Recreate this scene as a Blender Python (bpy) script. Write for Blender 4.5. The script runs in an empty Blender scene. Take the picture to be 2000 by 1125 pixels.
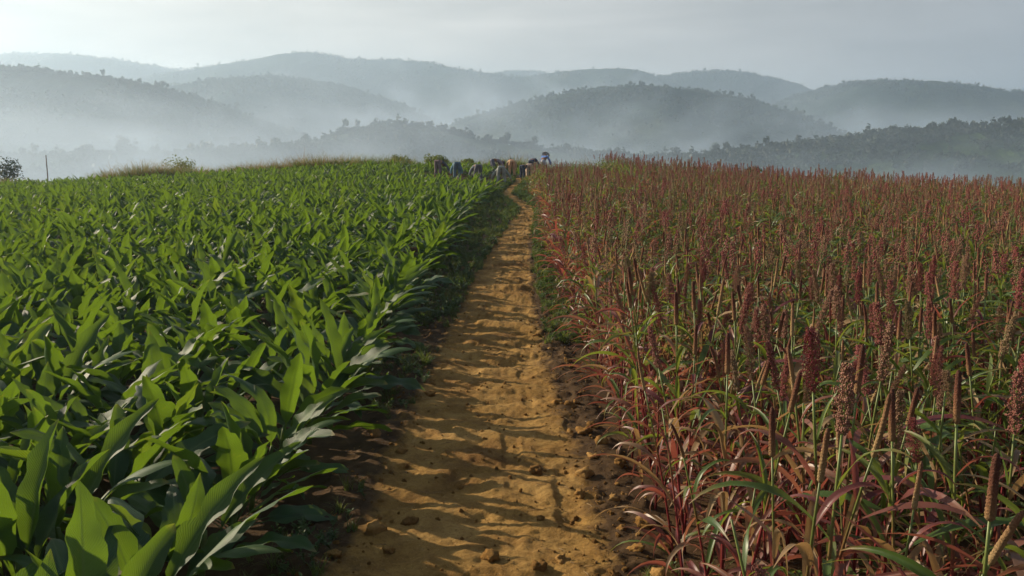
import bpy, math, random
import numpy as np
from mathutils import Vector, Matrix, Euler

# ------------------------------------------------------------------ camera, sky, sun, exposure
scene = bpy.context.scene
C = scene.collection
R = math.radians
CAM_H = 2.6
PITCH = 7.0
LENS = 30.0
FPX = LENS / 36.0 * 2000.0

cam_data = bpy.data.cameras.new('camera')
cam = bpy.data.objects.new('camera', cam_data)
C.objects.link(cam)
cam.location = (0, 0, CAM_H)
cam.rotation_euler = (R(90 - PITCH), 0, 0)
cam_data.lens = LENS
cam_data.sensor_width = 36.0
cam_data.clip_start = 0.05
cam_data.clip_end = 30000
scene.camera = cam

SUN_AZ = 62.0            # degrees to the left of the view direction
SUN_EL = 21.0
TO_SUN = Vector((-math.sin(R(SUN_AZ)) * math.cos(R(SUN_EL)), math.cos(R(SUN_AZ)) * math.cos(R(SUN_EL)), math.sin(R(SUN_EL))))

world = bpy.data.worlds.new('World')
scene.world = world
world.use_nodes = True
wn, wl = world.node_tree.nodes, world.node_tree.links
wn.clear()
w_out = wn.new('ShaderNodeOutputWorld')
w_bg = wn.new('ShaderNodeBackground')
w_bg.inputs['Strength'].default_value = 0.05
w_sky = wn.new('ShaderNodeTexSky')
w_sky.sky_type = 'NISHITA'
w_sky.sun_disc = False
w_sky.sun_elevation = R(SUN_EL)
w_sky.sun_rotation = R(-SUN_AZ)
w_sky.air_density = 1.3
w_sky.dust_density = 1.0
w_geo = wn.new('ShaderNodeTexCoord')
# thin morning cloud veil, brighter towards the sun as thin cloud is
w_dot = wn.new('ShaderNodeVectorMath'); w_dot.operation = 'DOT_PRODUCT'
w_dot.inputs[1].default_value = TO_SUN
w_ramp = wn.new('ShaderNodeValToRGB')
cr = w_ramp.color_ramp
cr.elements[0].position = 0.0; cr.elements[0].color = (0.184, 0.183, 0.190, 1)
cr.elements[1].position = 1.0; cr.elements[1].color = (0.385, 0.345, 0.285, 1)
e = cr.elements.new(0.38); e.color = (0.298, 0.275, 0.254, 1)
e = cr.elements.new(0.72); e.color = (0.352, 0.312, 0.262, 1)
w_map = wn.new('ShaderNodeMapping'); w_map.inputs['Scale'].default_value = (1.1, 1.1, 7.0)
w_map.inputs['Rotation'].default_value = (0, R(-6), R(20))
w_noise = wn.new('ShaderNodeTexNoise')
w_noise.inputs['Scale'].default_value = 3.2
w_noise.inputs['Detail'].default_value = 7
w_noise.inputs['Roughness'].default_value = 0.6
w_noise.inputs['Distortion'].default_value = 0.4
w_cr2 = wn.new('ShaderNodeMapRange')
w_cr2.inputs['From Min'].default_value = 0.3; w_cr2.inputs['From Max'].default_value = 0.72
w_cr2.inputs['To Min'].default_value = 0.72; w_cr2.inputs['To Max'].default_value = 1.24
w_mul = wn.new('ShaderNodeVectorMath'); w_mul.operation = 'SCALE'
w_scl = wn.new('ShaderNodeVectorMath'); w_scl.operation = 'SCALE'
w_scl.inputs['Scale'].default_value = 1.0 / 0.05
w_mix = wn.new('ShaderNodeMix'); w_mix.data_type = 'RGBA'
w_sep = wn.new('ShaderNodeSeparateXYZ')
w_veil = wn.new('ShaderNodeMapRange')          # veil thick near the horizon, thinned overhead out of view to cut sky fill
w_veil.inputs['From Min'].default_value = 0.18; w_veil.inputs['From Max'].default_value = 0.55
w_veil.inputs['To Min'].default_value = 0.96; w_veil.inputs['To Max'].default_value = 0.10
wl.new(w_geo.outputs['Generated'], w_sep.inputs[0]); wl.new(w_sep.outputs['Z'], w_veil.inputs['Value'])
wl.new(w_veil.outputs['Result'], w_mix.inputs['Factor'])
wl.new(w_geo.outputs['Generated'], w_dot.inputs[0])
wl.new(w_dot.outputs['Value'], w_ramp.inputs['Fac'])
wl.new(w_geo.outputs['Generated'], w_map.inputs['Vector'])
wl.new(w_map.outputs['Vector'], w_noise.inputs['Vector'])
wl.new(w_noise.outputs['Fac'], w_cr2.inputs['Value'])
wl.new(w_ramp.outputs['Color'], w_mul.inputs[0])
wl.new(w_cr2.outputs['Result'], w_mul.inputs['Scale'])
wl.new(w_mul.outputs['Vector'], w_scl.inputs[0])
wl.new(w_sky.outputs['Color'], w_mix.inputs['A'])
wl.new(w_scl.outputs['Vector'], w_mix.inputs['B'])
wl.new(w_mix.outputs['Result'], w_bg.inputs['Color'])
wl.new(w_bg.outputs['Background'], w_out.inputs['Surface'])

sun_data = bpy.data.lights.new('sun', 'SUN')
sun = bpy.data.objects.new('sun', sun_data)
C.objects.link(sun)
sun_data.energy = 5.0
sun_data.angle = R(0.6)
sun_data.color = (1.0, 0.84, 0.62)
sun.rotation_euler = TO_SUN.to_track_quat('Z', 'Y').to_euler()

vs = scene.view_settings
vs.view_transform = 'Standard'
vs.look = 'None'
vs.exposure = 1.0
vs.gamma = 1.0
vs.use_curve_mapping = False
scene.render.engine = 'CYCLES'
cy = scene.cycles
cy.use_denoising = True
cy.max_bounces = 5
cy.diffuse_bounces = 2
cy.glossy_bounces = 2
cy.transmission_bounces = 3
cy.transparent_max_bounces = 8
cy.volume_bounces = 1
cy.volume_max_steps = 128
cy.sample_clamp_indirect = 4.0

rng = np.random.default_rng(11)
rnd = random.Random(7)

# ------------------------------------------------------------------ helpers
def hash2(ix, iy, seed):
    h = (ix.astype(np.int64) * 374761393 + iy.astype(np.int64) * 668265263 + seed * 1442695041) & 0xffffffff
    h = ((h ^ (h >> 13)) * 1274126177) & 0xffffffff
    return ((h ^ (h >> 16)) & 0xffff) / 65535.0

def vnoise(x, y, seed=0):
    x = np.asarray(x, float); y = np.asarray(y, float)
    ix = np.floor(x); iy = np.floor(y)
    fx = x - ix; fy = y - iy
    fx = fx * fx * fx * (fx * (fx * 6 - 15) + 10); fy = fy * fy * fy * (fy * (fy * 6 - 15) + 10)
    a = hash2(ix, iy, seed); b = hash2(ix + 1, iy, seed)
    c = hash2(ix, iy + 1, seed); d = hash2(ix + 1, iy + 1, seed)
    return (a + (b - a) * fx) * (1 - fy) + (c + (d - c) * fx) * fy

def fbm(x, y, oct=4, seed=0, gain=0.5):
    s = 0.0; a = 1.0; t = 0.0; f = 1.0
    for k in range(oct):
        s = s + a * (vnoise(x * f + 13.7 * k, y * f - 7.1 * k, seed + k) - 0.5); t += a
        a *= gain; f *= 2.03
    return s / t * 2

def smooth(t):
    t = np.clip(t, 0, 1)
    return t * t * (3 - 2 * t)

def terrain(x, y):
    x = np.asarray(x, float); y = np.asarray(y, float)
    A = np.interp(x, [-60, -27, -18, -9, -3, 3, 13, 21, 32], [1.5, 1.95, 2.35, 2.75, 2.75, 2.45, 1.85, 1.5, 1.2])
    r = (np.sqrt((y - 12) ** 2 + 16) + (y - 12)) / 2 / 33.0 - 0.0085
    z = A * r
    yc = np.interp(x, [-60, -20, 5, 13, 21, 60], [46, 52, 52, 44, 38, 36])
    t = np.clip(y - yc, 0, None)
    z = z - 0.03 * t * t / (1 + 0.06 * t)
    z = z - 0.09 * np.clip(t, 0, 12)
    low = -30 + 6 * fbm(x / 90.0, y / 90.0, 3, 5)
    return np.maximum(z, low)

def T(x, y):
    return float(terrain(x, y))

PATH_Y = [0, 5.4, 12.5, 18.8, 24, 29, 33, 36, 39, 42, 46, 60]
PATH_X = [-0.2, -0.2, -0.28, -0.17, 0.05, 0.4, 0.62, 0.15, -0.28, -0.05, 0.35, 0.6]
TUR_X = [-1.96, -1.96, -2.06, -1.92, -1.88, -1.75, -1.5, -1.2, -0.8, -0.4, 0.2, 0.8]
MIL_X = [1.16, 1.16, 1.08, 1.0, 1.0, 1.1, 1.3, 1.05, 0.75, 0.85, 1.15, 1.6]
HALF_W = [1.06, 1.06, 0.86, 0.68, 0.5, 0.42, 0.4, 0.36, 0.33, 0.33, 0.3, 0.3]

def path_x(y): return np.interp(y, PATH_Y, PATH_X)
def tur_x(y): return np.interp(y, PATH_Y, TUR_X)
def mil_x(y): return np.interp(y, PATH_Y, MIL_X)

def pix_dir(px, py):
    dx = (px - 1000) / FPX; dz = (562.5 - py) / FPX
    p = R(PITCH)
    return dx, math.cos(p) + dz * math.sin(p), -math.sin(p) + dz * math.cos(p)

def at_depth(px, py, Y):
    dx, dy, dz = pix_dir(px, py)
    return Vector((dx / dy * Y, Y, CAM_H + dz / dy * Y))

def project(x, y, z):
    p = R(PITCH)
    yy = y * math.cos(p) - (z - CAM_H) * math.sin(p)
    zz = y * math.sin(p) + (z - CAM_H) * math.cos(p)
    return 1000 + FPX * x / yy, 562.5 - FPX * zz / yy

ORD = ['first', 'second', 'third', 'fourth', 'fifth', 'sixth', 'seventh', 'eighth', 'ninth', 'tenth', 'eleventh', 'twelfth', 'thirteenth', 'fourteenth', 'fifteenth', 'sixteenth', 'seventeenth', 'eighteenth', 'nineteenth']
TENS = {20: ('twentieth', 'twenty'), 30: ('thirtieth', 'thirty'), 40: ('fortieth', 'forty'), 50: ('fiftieth', 'fifty'), 60: ('sixtieth', 'sixty'), 70: ('seventieth', 'seventy'), 80: ('eightieth', 'eighty'), 90: ('ninetieth', 'ninety')}
def ordinal(n):
    if n < 20: return ORD[n - 1]
    t = n // 10 * 10
    return TENS[t][0] if n == t else TENS[t][1] + '-' + ORD[n - t - 1]


class M:
    """a mesh under construction"""
    def __init__(s):
        s.v = []; s.f = []; s.uv = []; s.mi = []; s.n = 0
    def add(s, V, F, UV=None, mi=0):
        V = np.asarray(V, float).reshape(-1, 3)
        s.v.append(V); s.f.extend([tuple(int(i) + s.n for i in f) for f in F])
        s.uv.append(np.asarray(UV, float) if UV is not None else np.zeros((len(V), 2)))
        s.mi.extend([mi] * len(F)); s.n += len(V)
        return s
    def join(s, o, mat=None, mi=None):
        V = np.concatenate(o.v)
        if mat is not None:
            A = np.array(mat); V = V @ A[:3, :3].T + A[:3, 3]
        s.v.append(V); s.uv.append(np.concatenate(o.uv))
        n = s.n
        s.f.extend([tuple(i + n for i in f) for f in o.f])
        s.mi.extend([mi] * len(o.f) if mi is not None else o.mi); s.n += len(V)
        return s
    def mesh(s, name, mats, smooth_=True):
        me = bpy.data.meshes.new(name)
        V = np.concatenate(s.v); UV = np.concatenate(s.uv)
        me.from_pydata(V.tolist(), [], s.f)
        ul = me.uv_layers.new(name='UVMap')
        li = np.empty(len(me.loops), dtype=np.int32)
        me.loops.foreach_get('vertex_index', li)
        ul.data.foreach_set('uv', UV[li].astype(np.float32).ravel())
        me.polygons.foreach_set('material_index', np.asarray(s.mi, dtype=np.int32))
        me.polygons.foreach_set('use_smooth', np.full(len(s.f), smooth_))
        for m in (mats if isinstance(mats, (list, tuple)) else [mats]):
            me.materials.append(m)
        me.update()
        return me

def grid_faces(nr, nc):
    i = np.arange(nr - 1)[:, None] * nc + np.arange(nc - 1)[None, :]
    return np.stack([i, i + 1, i + nc + 1, i + nc], -1).reshape(-1, 4).tolist()

def grid_mesh(name, X, Y, Z, mat):
    nr, nc = X.shape
    me = bpy.data.meshes.new(name)
    V = np.stack([X, Y, Z], -1).reshape(-1, 3)
    F = np.array(grid_faces(nr, nc), dtype=np.int32)
    me.vertices.add(len(V)); me.vertices.foreach_set('co', V.astype(np.float32).ravel())
    me.loops.add(F.size); me.loops.foreach_set('vertex_index', F.ravel())
    me.polygons.add(len(F)); me.polygons.foreach_set('loop_start', np.arange(len(F), dtype=np.int32) * 4)
    me.polygons.foreach_set('use_smooth', np.ones(len(F), dtype=bool))
    me.update(calc_edges=True)
    me.validate()
    me.materials.append(mat)
    return me

def tube(m, pts, rad, seg=6, mi=0, cap=True, uvs=None):
    pts = [Vector(p) for p in pts]; n = len(pts)
    V = []; UV = []
    for k, p in enumerate(pts):
        d = (pts[min(k + 1, n - 1)] - pts[max(k - 1, 0)]).normalized()
        a = d.orthogonal().normalized() if abs(d.z) < 0.99 else Vector((1, 0, 0))
        a = (Vector((1, 0, 0)) - d * d.x).normalized() if abs(d.x) < 0.9 else (Vector((0, 1, 0)) - d * d.y).normalized()
        b = d.cross(a)
        for j in range(seg):
            t = 2 * math.pi * j / seg
            V.append(p + a * (math.cos(t) * rad[k]) + b * (math.sin(t) * rad[k]))
            UV.append((j / seg, uvs[k] if uvs else k / max(n - 1, 1)))
    F = []
    for k in range(n - 1):
        for j in range(seg):
            F.append((k * seg + j, k * seg + (j + 1) % seg, (k + 1) * seg + (j + 1) % seg, (k + 1) * seg + j))
    if cap:
        F.append(tuple(reversed(range(seg)))); F.append(tuple((n - 1) * seg + j for j in range(seg)))
    m.add([tuple(v) for v in V], F, UV, mi)

def link(name, me, parent=None, mat=None):
    o = bpy.data.objects.new(name, me)
    C.objects.link(o)
    if parent is not None: o.parent = parent
    if mat is not None: o.matrix_local = mat
    return o

def tag(o, label=None, cat=None, group=None, kind=None):
    if label: o['label'] = label
    if cat: o['category'] = cat
    if group: o['group'] = group
    if kind: o['kind'] = kind
    return o

def TRS(loc, rot=(0, 0, 0), s=1.0):
    sc = (s, s, s) if not hasattr(s, '__len__') else s
    return Matrix.LocRotScale(Vector(loc), Euler(rot), Vector(sc))

# ------------------------------------------------------------------ materials
def new_mat(name):
    m = bpy.data.materials.new(name); m.use_nodes = True
    nt = m.node_tree; nt.nodes.clear()
    out = nt.nodes.new('ShaderNodeOutputMaterial')
    return m, nt.nodes, nt.links, out

def ramp(nodes, stops):
    r = nodes.new('ShaderNodeValToRGB'); el = r.color_ramp.elements
    el[0].position, el[0].color = stops[0][0], (*stops[0][1], 1)
    el[1].position, el[1].color = stops[-1][0], (*stops[-1][1], 1)
    for p, c in stops[1:-1]:
        e = el.new(p); e.color = (*c, 1)
    return r

def mixc(nodes, links, a, b, fac, mode='MIX'):
    x = nodes.new('ShaderNodeMix'); x.data_type = 'RGBA'; x.blend_type = mode
    for key, val in (('A', a), ('B', b), ('Factor', fac)):
        if hasattr(val, 'is_linked') or hasattr(val, 'links'): links.new(val, x.inputs[key])
        elif isinstance(val, (tuple, list)): x.inputs[key].default_value = (*val, 1)
        else: x.inputs[key].default_value = val
    return x.outputs['Result']

def noise(nodes, links, vec, scale, detail=4, rough=0.55):
    n = nodes.new('ShaderNodeTexNoise'); n.inputs['Scale'].default_value = scale
    n.inputs['Detail'].default_value = detail; n.inputs['Roughness'].default_value = rough
    if vec is not None: links.new(vec, n.inputs['Vector'])
    return n.outputs['Fac']

def leaf_material(name, stops, trans, trans_amt=0.45, rough=0.45, vein=True, tip=None, spec=0.4):
    """blade: colour picked per plant, pinnate veins in relief, light coming through"""
    m, N, L, out = new_mat(name)
    info = N.new('ShaderNodeObjectInfo')
    cr_ = ramp(N, stops); L.new(info.outputs['Random'], cr_.inputs['Fac'])
    tc = N.new('ShaderNodeTexCoord')
    nz = noise(N, L, tc.outputs['Object'], 9.0, 3)
    mr = N.new('ShaderNodeMapRange'); L.new(nz, mr.inputs['Value'])
    mr.inputs['From Min'].default_value = 0.3; mr.inputs['From Max'].default_value = 0.7
    mr.inputs['To Min'].default_value = 0.78; mr.inputs['To Max'].default_value = 1.2
    sc = N.new('ShaderNodeVectorMath'); sc.operation = 'SCALE'
    L.new(cr_.outputs['Color'], sc.inputs[0]); L.new(mr.outputs['Result'], sc.inputs['Scale'])
    col = sc.outputs['Vector']
    uv = N.new('ShaderNodeUVMap'); uv.uv_map = 'UVMap'
    sep = N.new('ShaderNodeSeparateXYZ'); L.new(uv.outputs['UV'], sep.inputs[0])
    if vein:
        bl = N.new('ShaderNodeMapRange'); L.new(noise(N, L, tc.outputs['Object'], 5.5, 5, 0.7), bl.inputs['Value'])
        bl.inputs['From Min'].default_value = 0.64; bl.inputs['From Max'].default_value = 0.74; bl.inputs['To Max'].default_value = 0.75
        col = mixc(N, L, col, (0.17, 0.15, 0.03), bl.outputs['Result'])
    if tip:
        mt = N.new('ShaderNodeMapRange'); mt.inputs['From Min'].default_value = tip[1]; mt.inputs['From Max'].default_value = 1.02
        ad = N.new('ShaderNodeMath'); ad.operation = 'MULTIPLY_ADD'
        L.new(nz, ad.inputs[0]); ad.inputs[1].default_value = 0.35; L.new(sep.outputs['Y'], ad.inputs[2])
        sb = N.new('ShaderNodeMath'); sb.operation = 'SUBTRACT'; L.new(ad.outputs[0], sb.inputs[0]); sb.inputs[1].default_value = 0.17
        L.new(sb.outputs[0], mt.inputs['Value'])
        col = mixc(N, L, col, tip[0], mt.outputs['Result'])
    pb = N.new('ShaderNodeBsdfPrincipled')
    pb.inputs['Roughness'].default_value = rough
    pb.inputs['Specular IOR Level'].default_value = spec
    L.new(col, pb.inputs['Base Color'])
    tr = N.new('ShaderNodeBsdfTranslucent')
    tcol = mixc(N, L, col, trans, 0.65)
    L.new(tcol, tr.inputs['Color'])
    if vein:
        ab = N.new('ShaderNodeMath'); ab.operation = 'ABSOLUTE'; L.new(sep.outputs['X'], ab.inputs[0])
        a2 = N.new('ShaderNodeMath'); a2.operation = 'MULTIPLY_ADD'; L.new(ab.outputs[0], a2.inputs[0]); a2.inputs[1].default_value = -0.16
        L.new(sep.outputs['Y'], a2.inputs[2])
        s1 = N.new('ShaderNodeMath'); s1.operation = 'MULTIPLY'; L.new(a2.outputs[0], s1.inputs[0]); s1.inputs[1].default_value = 290.0
        s2 = N.new('ShaderNodeMath'); s2.operation = 'SINE'; L.new(s1.outputs[0], s2.inputs[0])
        bp = N.new('ShaderNodeBump'); bp.inputs['Strength'].default_value = 0.5; bp.inputs['Distance'].default_value = 0.0013
        L.new(s2.outputs[0], bp.inputs['Height'])
        L.new(bp.outputs['Normal'], pb.inputs['Normal']); L.new(bp.outputs['Normal'], tr.inputs['Normal'])
        # paler midrib
        mm = N.new('ShaderNodeMapRange'); L.new(ab.outputs[0], mm.inputs['Value'])
        mm.inputs['From Min'].default_value = 0.03; mm.inputs['From Max'].default_value = 0.12
        mm.inputs['To Min'].default_value = 0.55; mm.inputs['To Max'].default_value = 0.0
        c2 = mixc(N, L, col, (0.16, 0.24, 0.06), mm.outputs['Result'])
        L.new(c2, pb.inputs['Base Color'])
        c3 = mixc(N, L, tcol, (0.04, 0.07, 0.01), mm.outputs['Result'])
        L.new(c3, tr.inputs['Color'])
    mx = N.new('ShaderNodeMixShader'); mx.inputs[0].default_value = trans_amt
    L.new(pb.outputs[0], mx.inputs[1]); L.new(tr.outputs[0], mx.inputs[2])
    L.new(mx.outputs[0], out.inputs['Surface'])
    return m

def plain_material(name, stops, rough=0.8, scale=6.0, by='Random', bump=0.0, bscale=30.0, spec=0.3):
    m, N, L, out = new_mat(name)
    tc = N.new('ShaderNodeTexCoord')
    pb = N.new('ShaderNodeBsdfPrincipled'); pb.inputs['Roughness'].default_value = rough
    pb.inputs['Specular IOR Level'].default_value = spec
    nz = noise(N, L, tc.outputs['Object'], scale, 4)
    if by == 'Random':
        info = N.new('ShaderNodeObjectInfo'); c = ramp(N, stops); L.new(info.outputs['Random'], c.inputs['Fac'])
    elif by == 'UV':
        uv = N.new('ShaderNodeUVMap'); uv.uv_map = 'UVMap'; sep = N.new('ShaderNodeSeparateXYZ'); L.new(uv.outputs['UV'], sep.inputs[0])
        ad = N.new('ShaderNodeMath'); ad.operation = 'MULTIPLY_ADD'; L.new(nz, ad.inputs[0]); ad.inputs[1].default_value = 0.3; L.new(sep.outputs['Y'], ad.inputs[2])
        sb = N.new('ShaderNodeMath'); sb.operation = 'SUBTRACT'; L.new(ad.outputs[0], sb.inputs[0]); sb.inputs[1].default_value = 0.15
        c = ramp(N, stops); L.new(sb.outputs[0], c.inputs['Fac'])
    else:
        c = ramp(N, stops); L.new(nz, c.inputs['Fac'])
    mr = N.new('ShaderNodeMapRange'); L.new(nz, mr.inputs['Value'])
    mr.inputs['From Min'].default_value = 0.3; mr.inputs['From Max'].default_value = 0.7
    mr.inputs['To Min'].default_value = 0.8; mr.inputs['To Max'].default_value = 1.2
    sc = N.new('ShaderNodeVectorMath'); sc.operation = 'SCALE'
    L.new(c.outputs['Color'], sc.inputs[0]); L.new(mr.outputs['Result'], sc.inputs['Scale'])
    L.new(sc.outputs['Vector'], pb.inputs['Base Color'])
    if bump:
        bp = N.new('ShaderNodeBump'); bp.inputs['Strength'].default_value = bump; bp.inputs['Distance'].default_value = 0.02
        L.new(noise(N, L, tc.outputs['Object'], bscale, 5, 0.65), bp.inputs['Height']); L.new(bp.outputs['Normal'], pb.inputs['Normal'])
    L.new(pb.outputs[0], out.inputs['Surface'])
    return m

def soil_material(name, field):
    m, N, L, out = new_mat(name)
    tc = N.new('ShaderNodeTexCoord'); P = tc.outputs['Object']
    pb = N.new('ShaderNodeBsdfPrincipled'); pb.inputs['Roughness'].default_value = 0.95
    pb.inputs['Specular IOR Level'].default_value = 0.1
    big = ramp(N, [(0.28, (0.17, 0.085, 0.026)), (0.48, (0.31, 0.178, 0.050)), (0.75, (0.43, 0.265, 0.09))])
    L.new(noise(N, L, P, 1.1, 6, 0.62), big.inputs['Fac'])
    fine = ramp(N, [(0.3, (0.55, 0.5, 0.45)), (0.52, (1, 1, 1)), (0.75, (1.0, 1.0, 0.98))])
    L.new(noise(N, L, P, 38.0, 5, 0.7), fine.inputs['Fac'])
    col = mixc(N, L, big.outputs['Color'], fine.outputs['Color'], 0.75, 'MULTIPLY')
    st = ramp(N, [(0.40, (0.5, 0.42, 0.36)), (0.56, (1, 1, 1))])
    L.new(noise(N, L, P, 3.3, 5, 0.7), st.inputs['Fac'])
    col = mixc(N, L, col, st.outputs['Color'], 0.55, 'MULTIPLY')
    # pale grit
    vo = N.new('ShaderNodeTexVoronoi'); vo.inputs['Scale'].default_value = 34.0; L.new(P, vo.inputs['Vector'])
    gr = N.new('ShaderNodeMapRange'); L.new(vo.outputs['Distance'], gr.inputs['Value'])
    gr.inputs['From Min'].default_value = 0.10; gr.inputs['From Max'].default_value = 0.16
    gr.inputs['To Min'].default_value = 0.6; gr.inputs['To Max'].default_value = 0.0
    col = mixc(N, L, col, (0.50, 0.33, 0.14), gr.outputs['Result'])
    # brown verge and field soil, painted darker to deepen the shade there
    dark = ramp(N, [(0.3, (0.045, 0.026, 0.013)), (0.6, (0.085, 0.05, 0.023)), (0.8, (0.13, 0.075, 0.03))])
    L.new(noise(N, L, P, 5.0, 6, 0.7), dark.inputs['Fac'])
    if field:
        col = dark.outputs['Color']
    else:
        at = N.new('ShaderNodeAttribute'); at.attribute_name = 'verge_soil_shade'
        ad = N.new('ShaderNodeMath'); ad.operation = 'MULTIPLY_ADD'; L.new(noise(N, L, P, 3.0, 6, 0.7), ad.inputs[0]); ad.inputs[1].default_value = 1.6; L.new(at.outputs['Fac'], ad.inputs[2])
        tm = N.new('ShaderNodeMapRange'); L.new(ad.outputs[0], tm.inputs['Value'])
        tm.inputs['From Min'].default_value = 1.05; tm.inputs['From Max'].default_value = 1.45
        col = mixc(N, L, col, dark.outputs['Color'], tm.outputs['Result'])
    L.new(col, pb.inputs['Base Color'])
    bp = N.new('ShaderNodeBump'); bp.inputs['Strength'].default_value = 0.9; bp.inputs['Distance'].default_value = 0.02
    L.new(noise(N, L, P, 26.0, 8, 0.72), bp.inputs['Height'])
    b2 = N.new('ShaderNodeBump'); b2.inputs['Strength'].default_value = 0.6; b2.inputs['Distance'].default_value = 0.01
    L.new(gr.outputs['Result'], b2.inputs['Height']); L.new(bp.outputs['Normal'], b2.inputs['Normal'])
    L.new(b2.outputs['Normal'], pb.inputs['Normal'])
    L.new(pb.outputs[0], out.inputs['Surface'])
    return m

def land_material(name, stops, scale, bump=1.0, bdist=2.0):
    """wooded slope seen from far: green mottled by stands of trees and clearings"""
    m, N, L, out = new_mat(name)
    tc = N.new('ShaderNodeTexCoord'); P = tc.outputs['Object']
    pb = N.new('ShaderNodeBsdfPrincipled'); pb.inputs['Roughness'].default_value = 1.0
    pb.inputs['Specular IOR Level'].default_value = 0.0
    c = ramp(N, stops); L.new(noise(N, L, P, scale, 7, 0.65), c.inputs['Fac'])
    f = ramp(N, [(0.3, (0.45, 0.45, 0.45)), (0.65, (1.25, 1.25, 1.25))]); L.new(noise(N, L, P, scale * 14, 4, 0.7), f.inputs['Fac'])
    L.new(mixc(N, L, c.outputs['Color'], f.outputs['Color'], 0.8, 'MULTIPLY'), pb.inputs['Base Color'])
    bp = N.new('ShaderNodeBump'); bp.inputs['Strength'].default_value = bump; bp.inputs['Distance'].default_value = bdist
    L.new(noise(N, L, P, scale * 14, 4, 0.7), bp.inputs['Height']); L.new(bp.outputs['Normal'], pb.inputs['Normal'])
    L.new(pb.outputs[0], out.inputs['Surface'])
    return m

MAT = {}
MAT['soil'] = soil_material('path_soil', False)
MAT['clod_soil'] = plain_material('clod_soil', [(0.0, (0.22, 0.115, 0.035)), (0.5, (0.32, 0.17, 0.048)), (1.0, (0.43, 0.25, 0.085))], 0.95, 3.0, 'Random', 1.0, 7.0, 0.1)
MAT['field_soil'] = soil_material('field_soil', True)  # brown soil with the shade under the crops deepened in its colour
MAT['valley'] = land_material('valley_floor', [(0.3, (0.035, 0.055, 0.02)), (0.55, (0.06, 0.085, 0.03)), (0.75, (0.16, 0.09, 0.05))], 0.012)
MAT['hill'] = land_material('wooded_hill', [(0.3, (0.014, 0.026, 0.015)), (0.5, (0.025, 0.04, 0.02)), (0.62, (0.045, 0.055, 0.028)), (0.75, (0.085, 0.07, 0.04))], 0.008, 1.0, 4.0)
MAT['ridge'] = land_material('wooded_ridge', [(0.3, (0.024, 0.045, 0.018)), (0.56, (0.045, 0.07, 0.024)), (0.66, (0.07, 0.08, 0.03)), (0.74, (0.16, 0.085, 0.05))], 0.016, 1.0, 2.0)
MAT['turmeric'] = leaf_material('turmeric_blade', [(0.0, (0.020, 0.062, 0.018)), (0.5, (0.030, 0.084, 0.020)), (0.9, (0.046, 0.108, 0.022)), (1.0, (0.11, 0.13, 0.025))], (0.23, 0.355, 0.014), 0.38, 0.56, True, ((0.20, 0.15, 0.04), 0.92), 0.5)
MAT['turmeric_stem'] = plain_material('turmeric_stem', [(0, (0.09, 0.13, 0.03)), (1, (0.13, 0.18, 0.04))], 0.5)
MAT['millet_green'] = leaf_material('millet_green_blade', [(0.0, (0.05, 0.10, 0.022)), (0.6, (0.085, 0.14, 0.03)), (1.0, (0.15, 0.17, 0.045))], (0.26, 0.30, 0.03), 0.4, 0.4, False, ((0.26, 0.15, 0.06), 0.75))
MAT['millet_red'] = leaf_material('millet_red_blade', [(0.0, (0.12, 0.032, 0.036)), (0.4, (0.17, 0.055, 0.05)), (0.75, (0.22, 0.11, 0.07)), (1.0, (0.27, 0.19, 0.10))], (0.36, 0.09, 0.05), 0.4, 0.4, False, ((0.30, 0.16, 0.09), 0.7))
MAT['millet_dry'] = leaf_material('millet_dry_blade', [(0.0, (0.22, 0.13, 0.06)), (1.0, (0.36, 0.25, 0.13))], (0.45, 0.25, 0.08), 0.35, 0.7, False)
MAT['millet_stem'] = plain_material('millet_stem', [(0.0, (0.13, 0.016, 0.02)), (0.55, (0.20, 0.03, 0.03)), (0.8, (0.12, 0.14, 0.035)), (1.0, (0.15, 0.20, 0.05))], 0.4, 5, 'UV')
MAT['spike'] = plain_material('millet_spike', [(0.0, (0.34, 0.21, 0.09)), (0.3, (0.27, 0.13, 0.06)), (0.6, (0.19, 0.07, 0.04)), (1.0, (0.11, 0.04, 0.025))], 0.9, 90, 'UV', 1.0, 160)
MAT['spike_pale'] = plain_material('pale_millet_spike', [(0.0, (0.44, 0.31, 0.14)), (0.5, (0.37, 0.22, 0.10)), (1.0, (0.24, 0.11, 0.06))], 0.9, 90, 'UV', 1.0, 160)
MAT['panicle'] = plain_material('sorghum_grain', [(0.0, (0.25, 0.055, 0.055)), (0.4, (0.27, 0.09, 0.07)), (0.8, (0.26, 0.135, 0.085)), (1.0, (0.22, 0.16, 0.075))], 0.7, 20, 'Random')
MAT['grass'] = leaf_material('grass_blade', [(0.0, (0.05, 0.085, 0.02)), (0.6, (0.08, 0.12, 0.025)), (1.0, (0.13, 0.14, 0.04))], (0.22, 0.27, 0.03), 0.4, 0.55, False)
MAT['dry_grass'] = leaf_material('dry_grass_blade', [(0.0, (0.14, 0.14, 0.045)), (0.5, (0.22, 0.17, 0.07)), (1.0, (0.28, 0.15, 0.09))], (0.35, 0.28, 0.08), 0.4, 0.7, False)
MAT['weed'] = leaf_material('weed_leaf', [(0.0, (0.035, 0.075, 0.018)), (1.0, (0.07, 0.12, 0.03))], (0.18, 0.28, 0.03), 0.35, 0.5, False)
MAT['tree_leaf'] = leaf_material('tree_leaf', [(0.0, (0.018, 0.032, 0.014)), (1.0, (0.03, 0.048, 0.018))], (0.05, 0.08, 0.02), 0.15, 0.6, False)
MAT['bush_leaf'] = leaf_material('bush_leaf', [(0.0, (0.06, 0.095, 0.022)), (1.0, (0.10, 0.13, 0.035))], (0.24, 0.29, 0.04), 0.42, 0.6, False)
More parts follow.
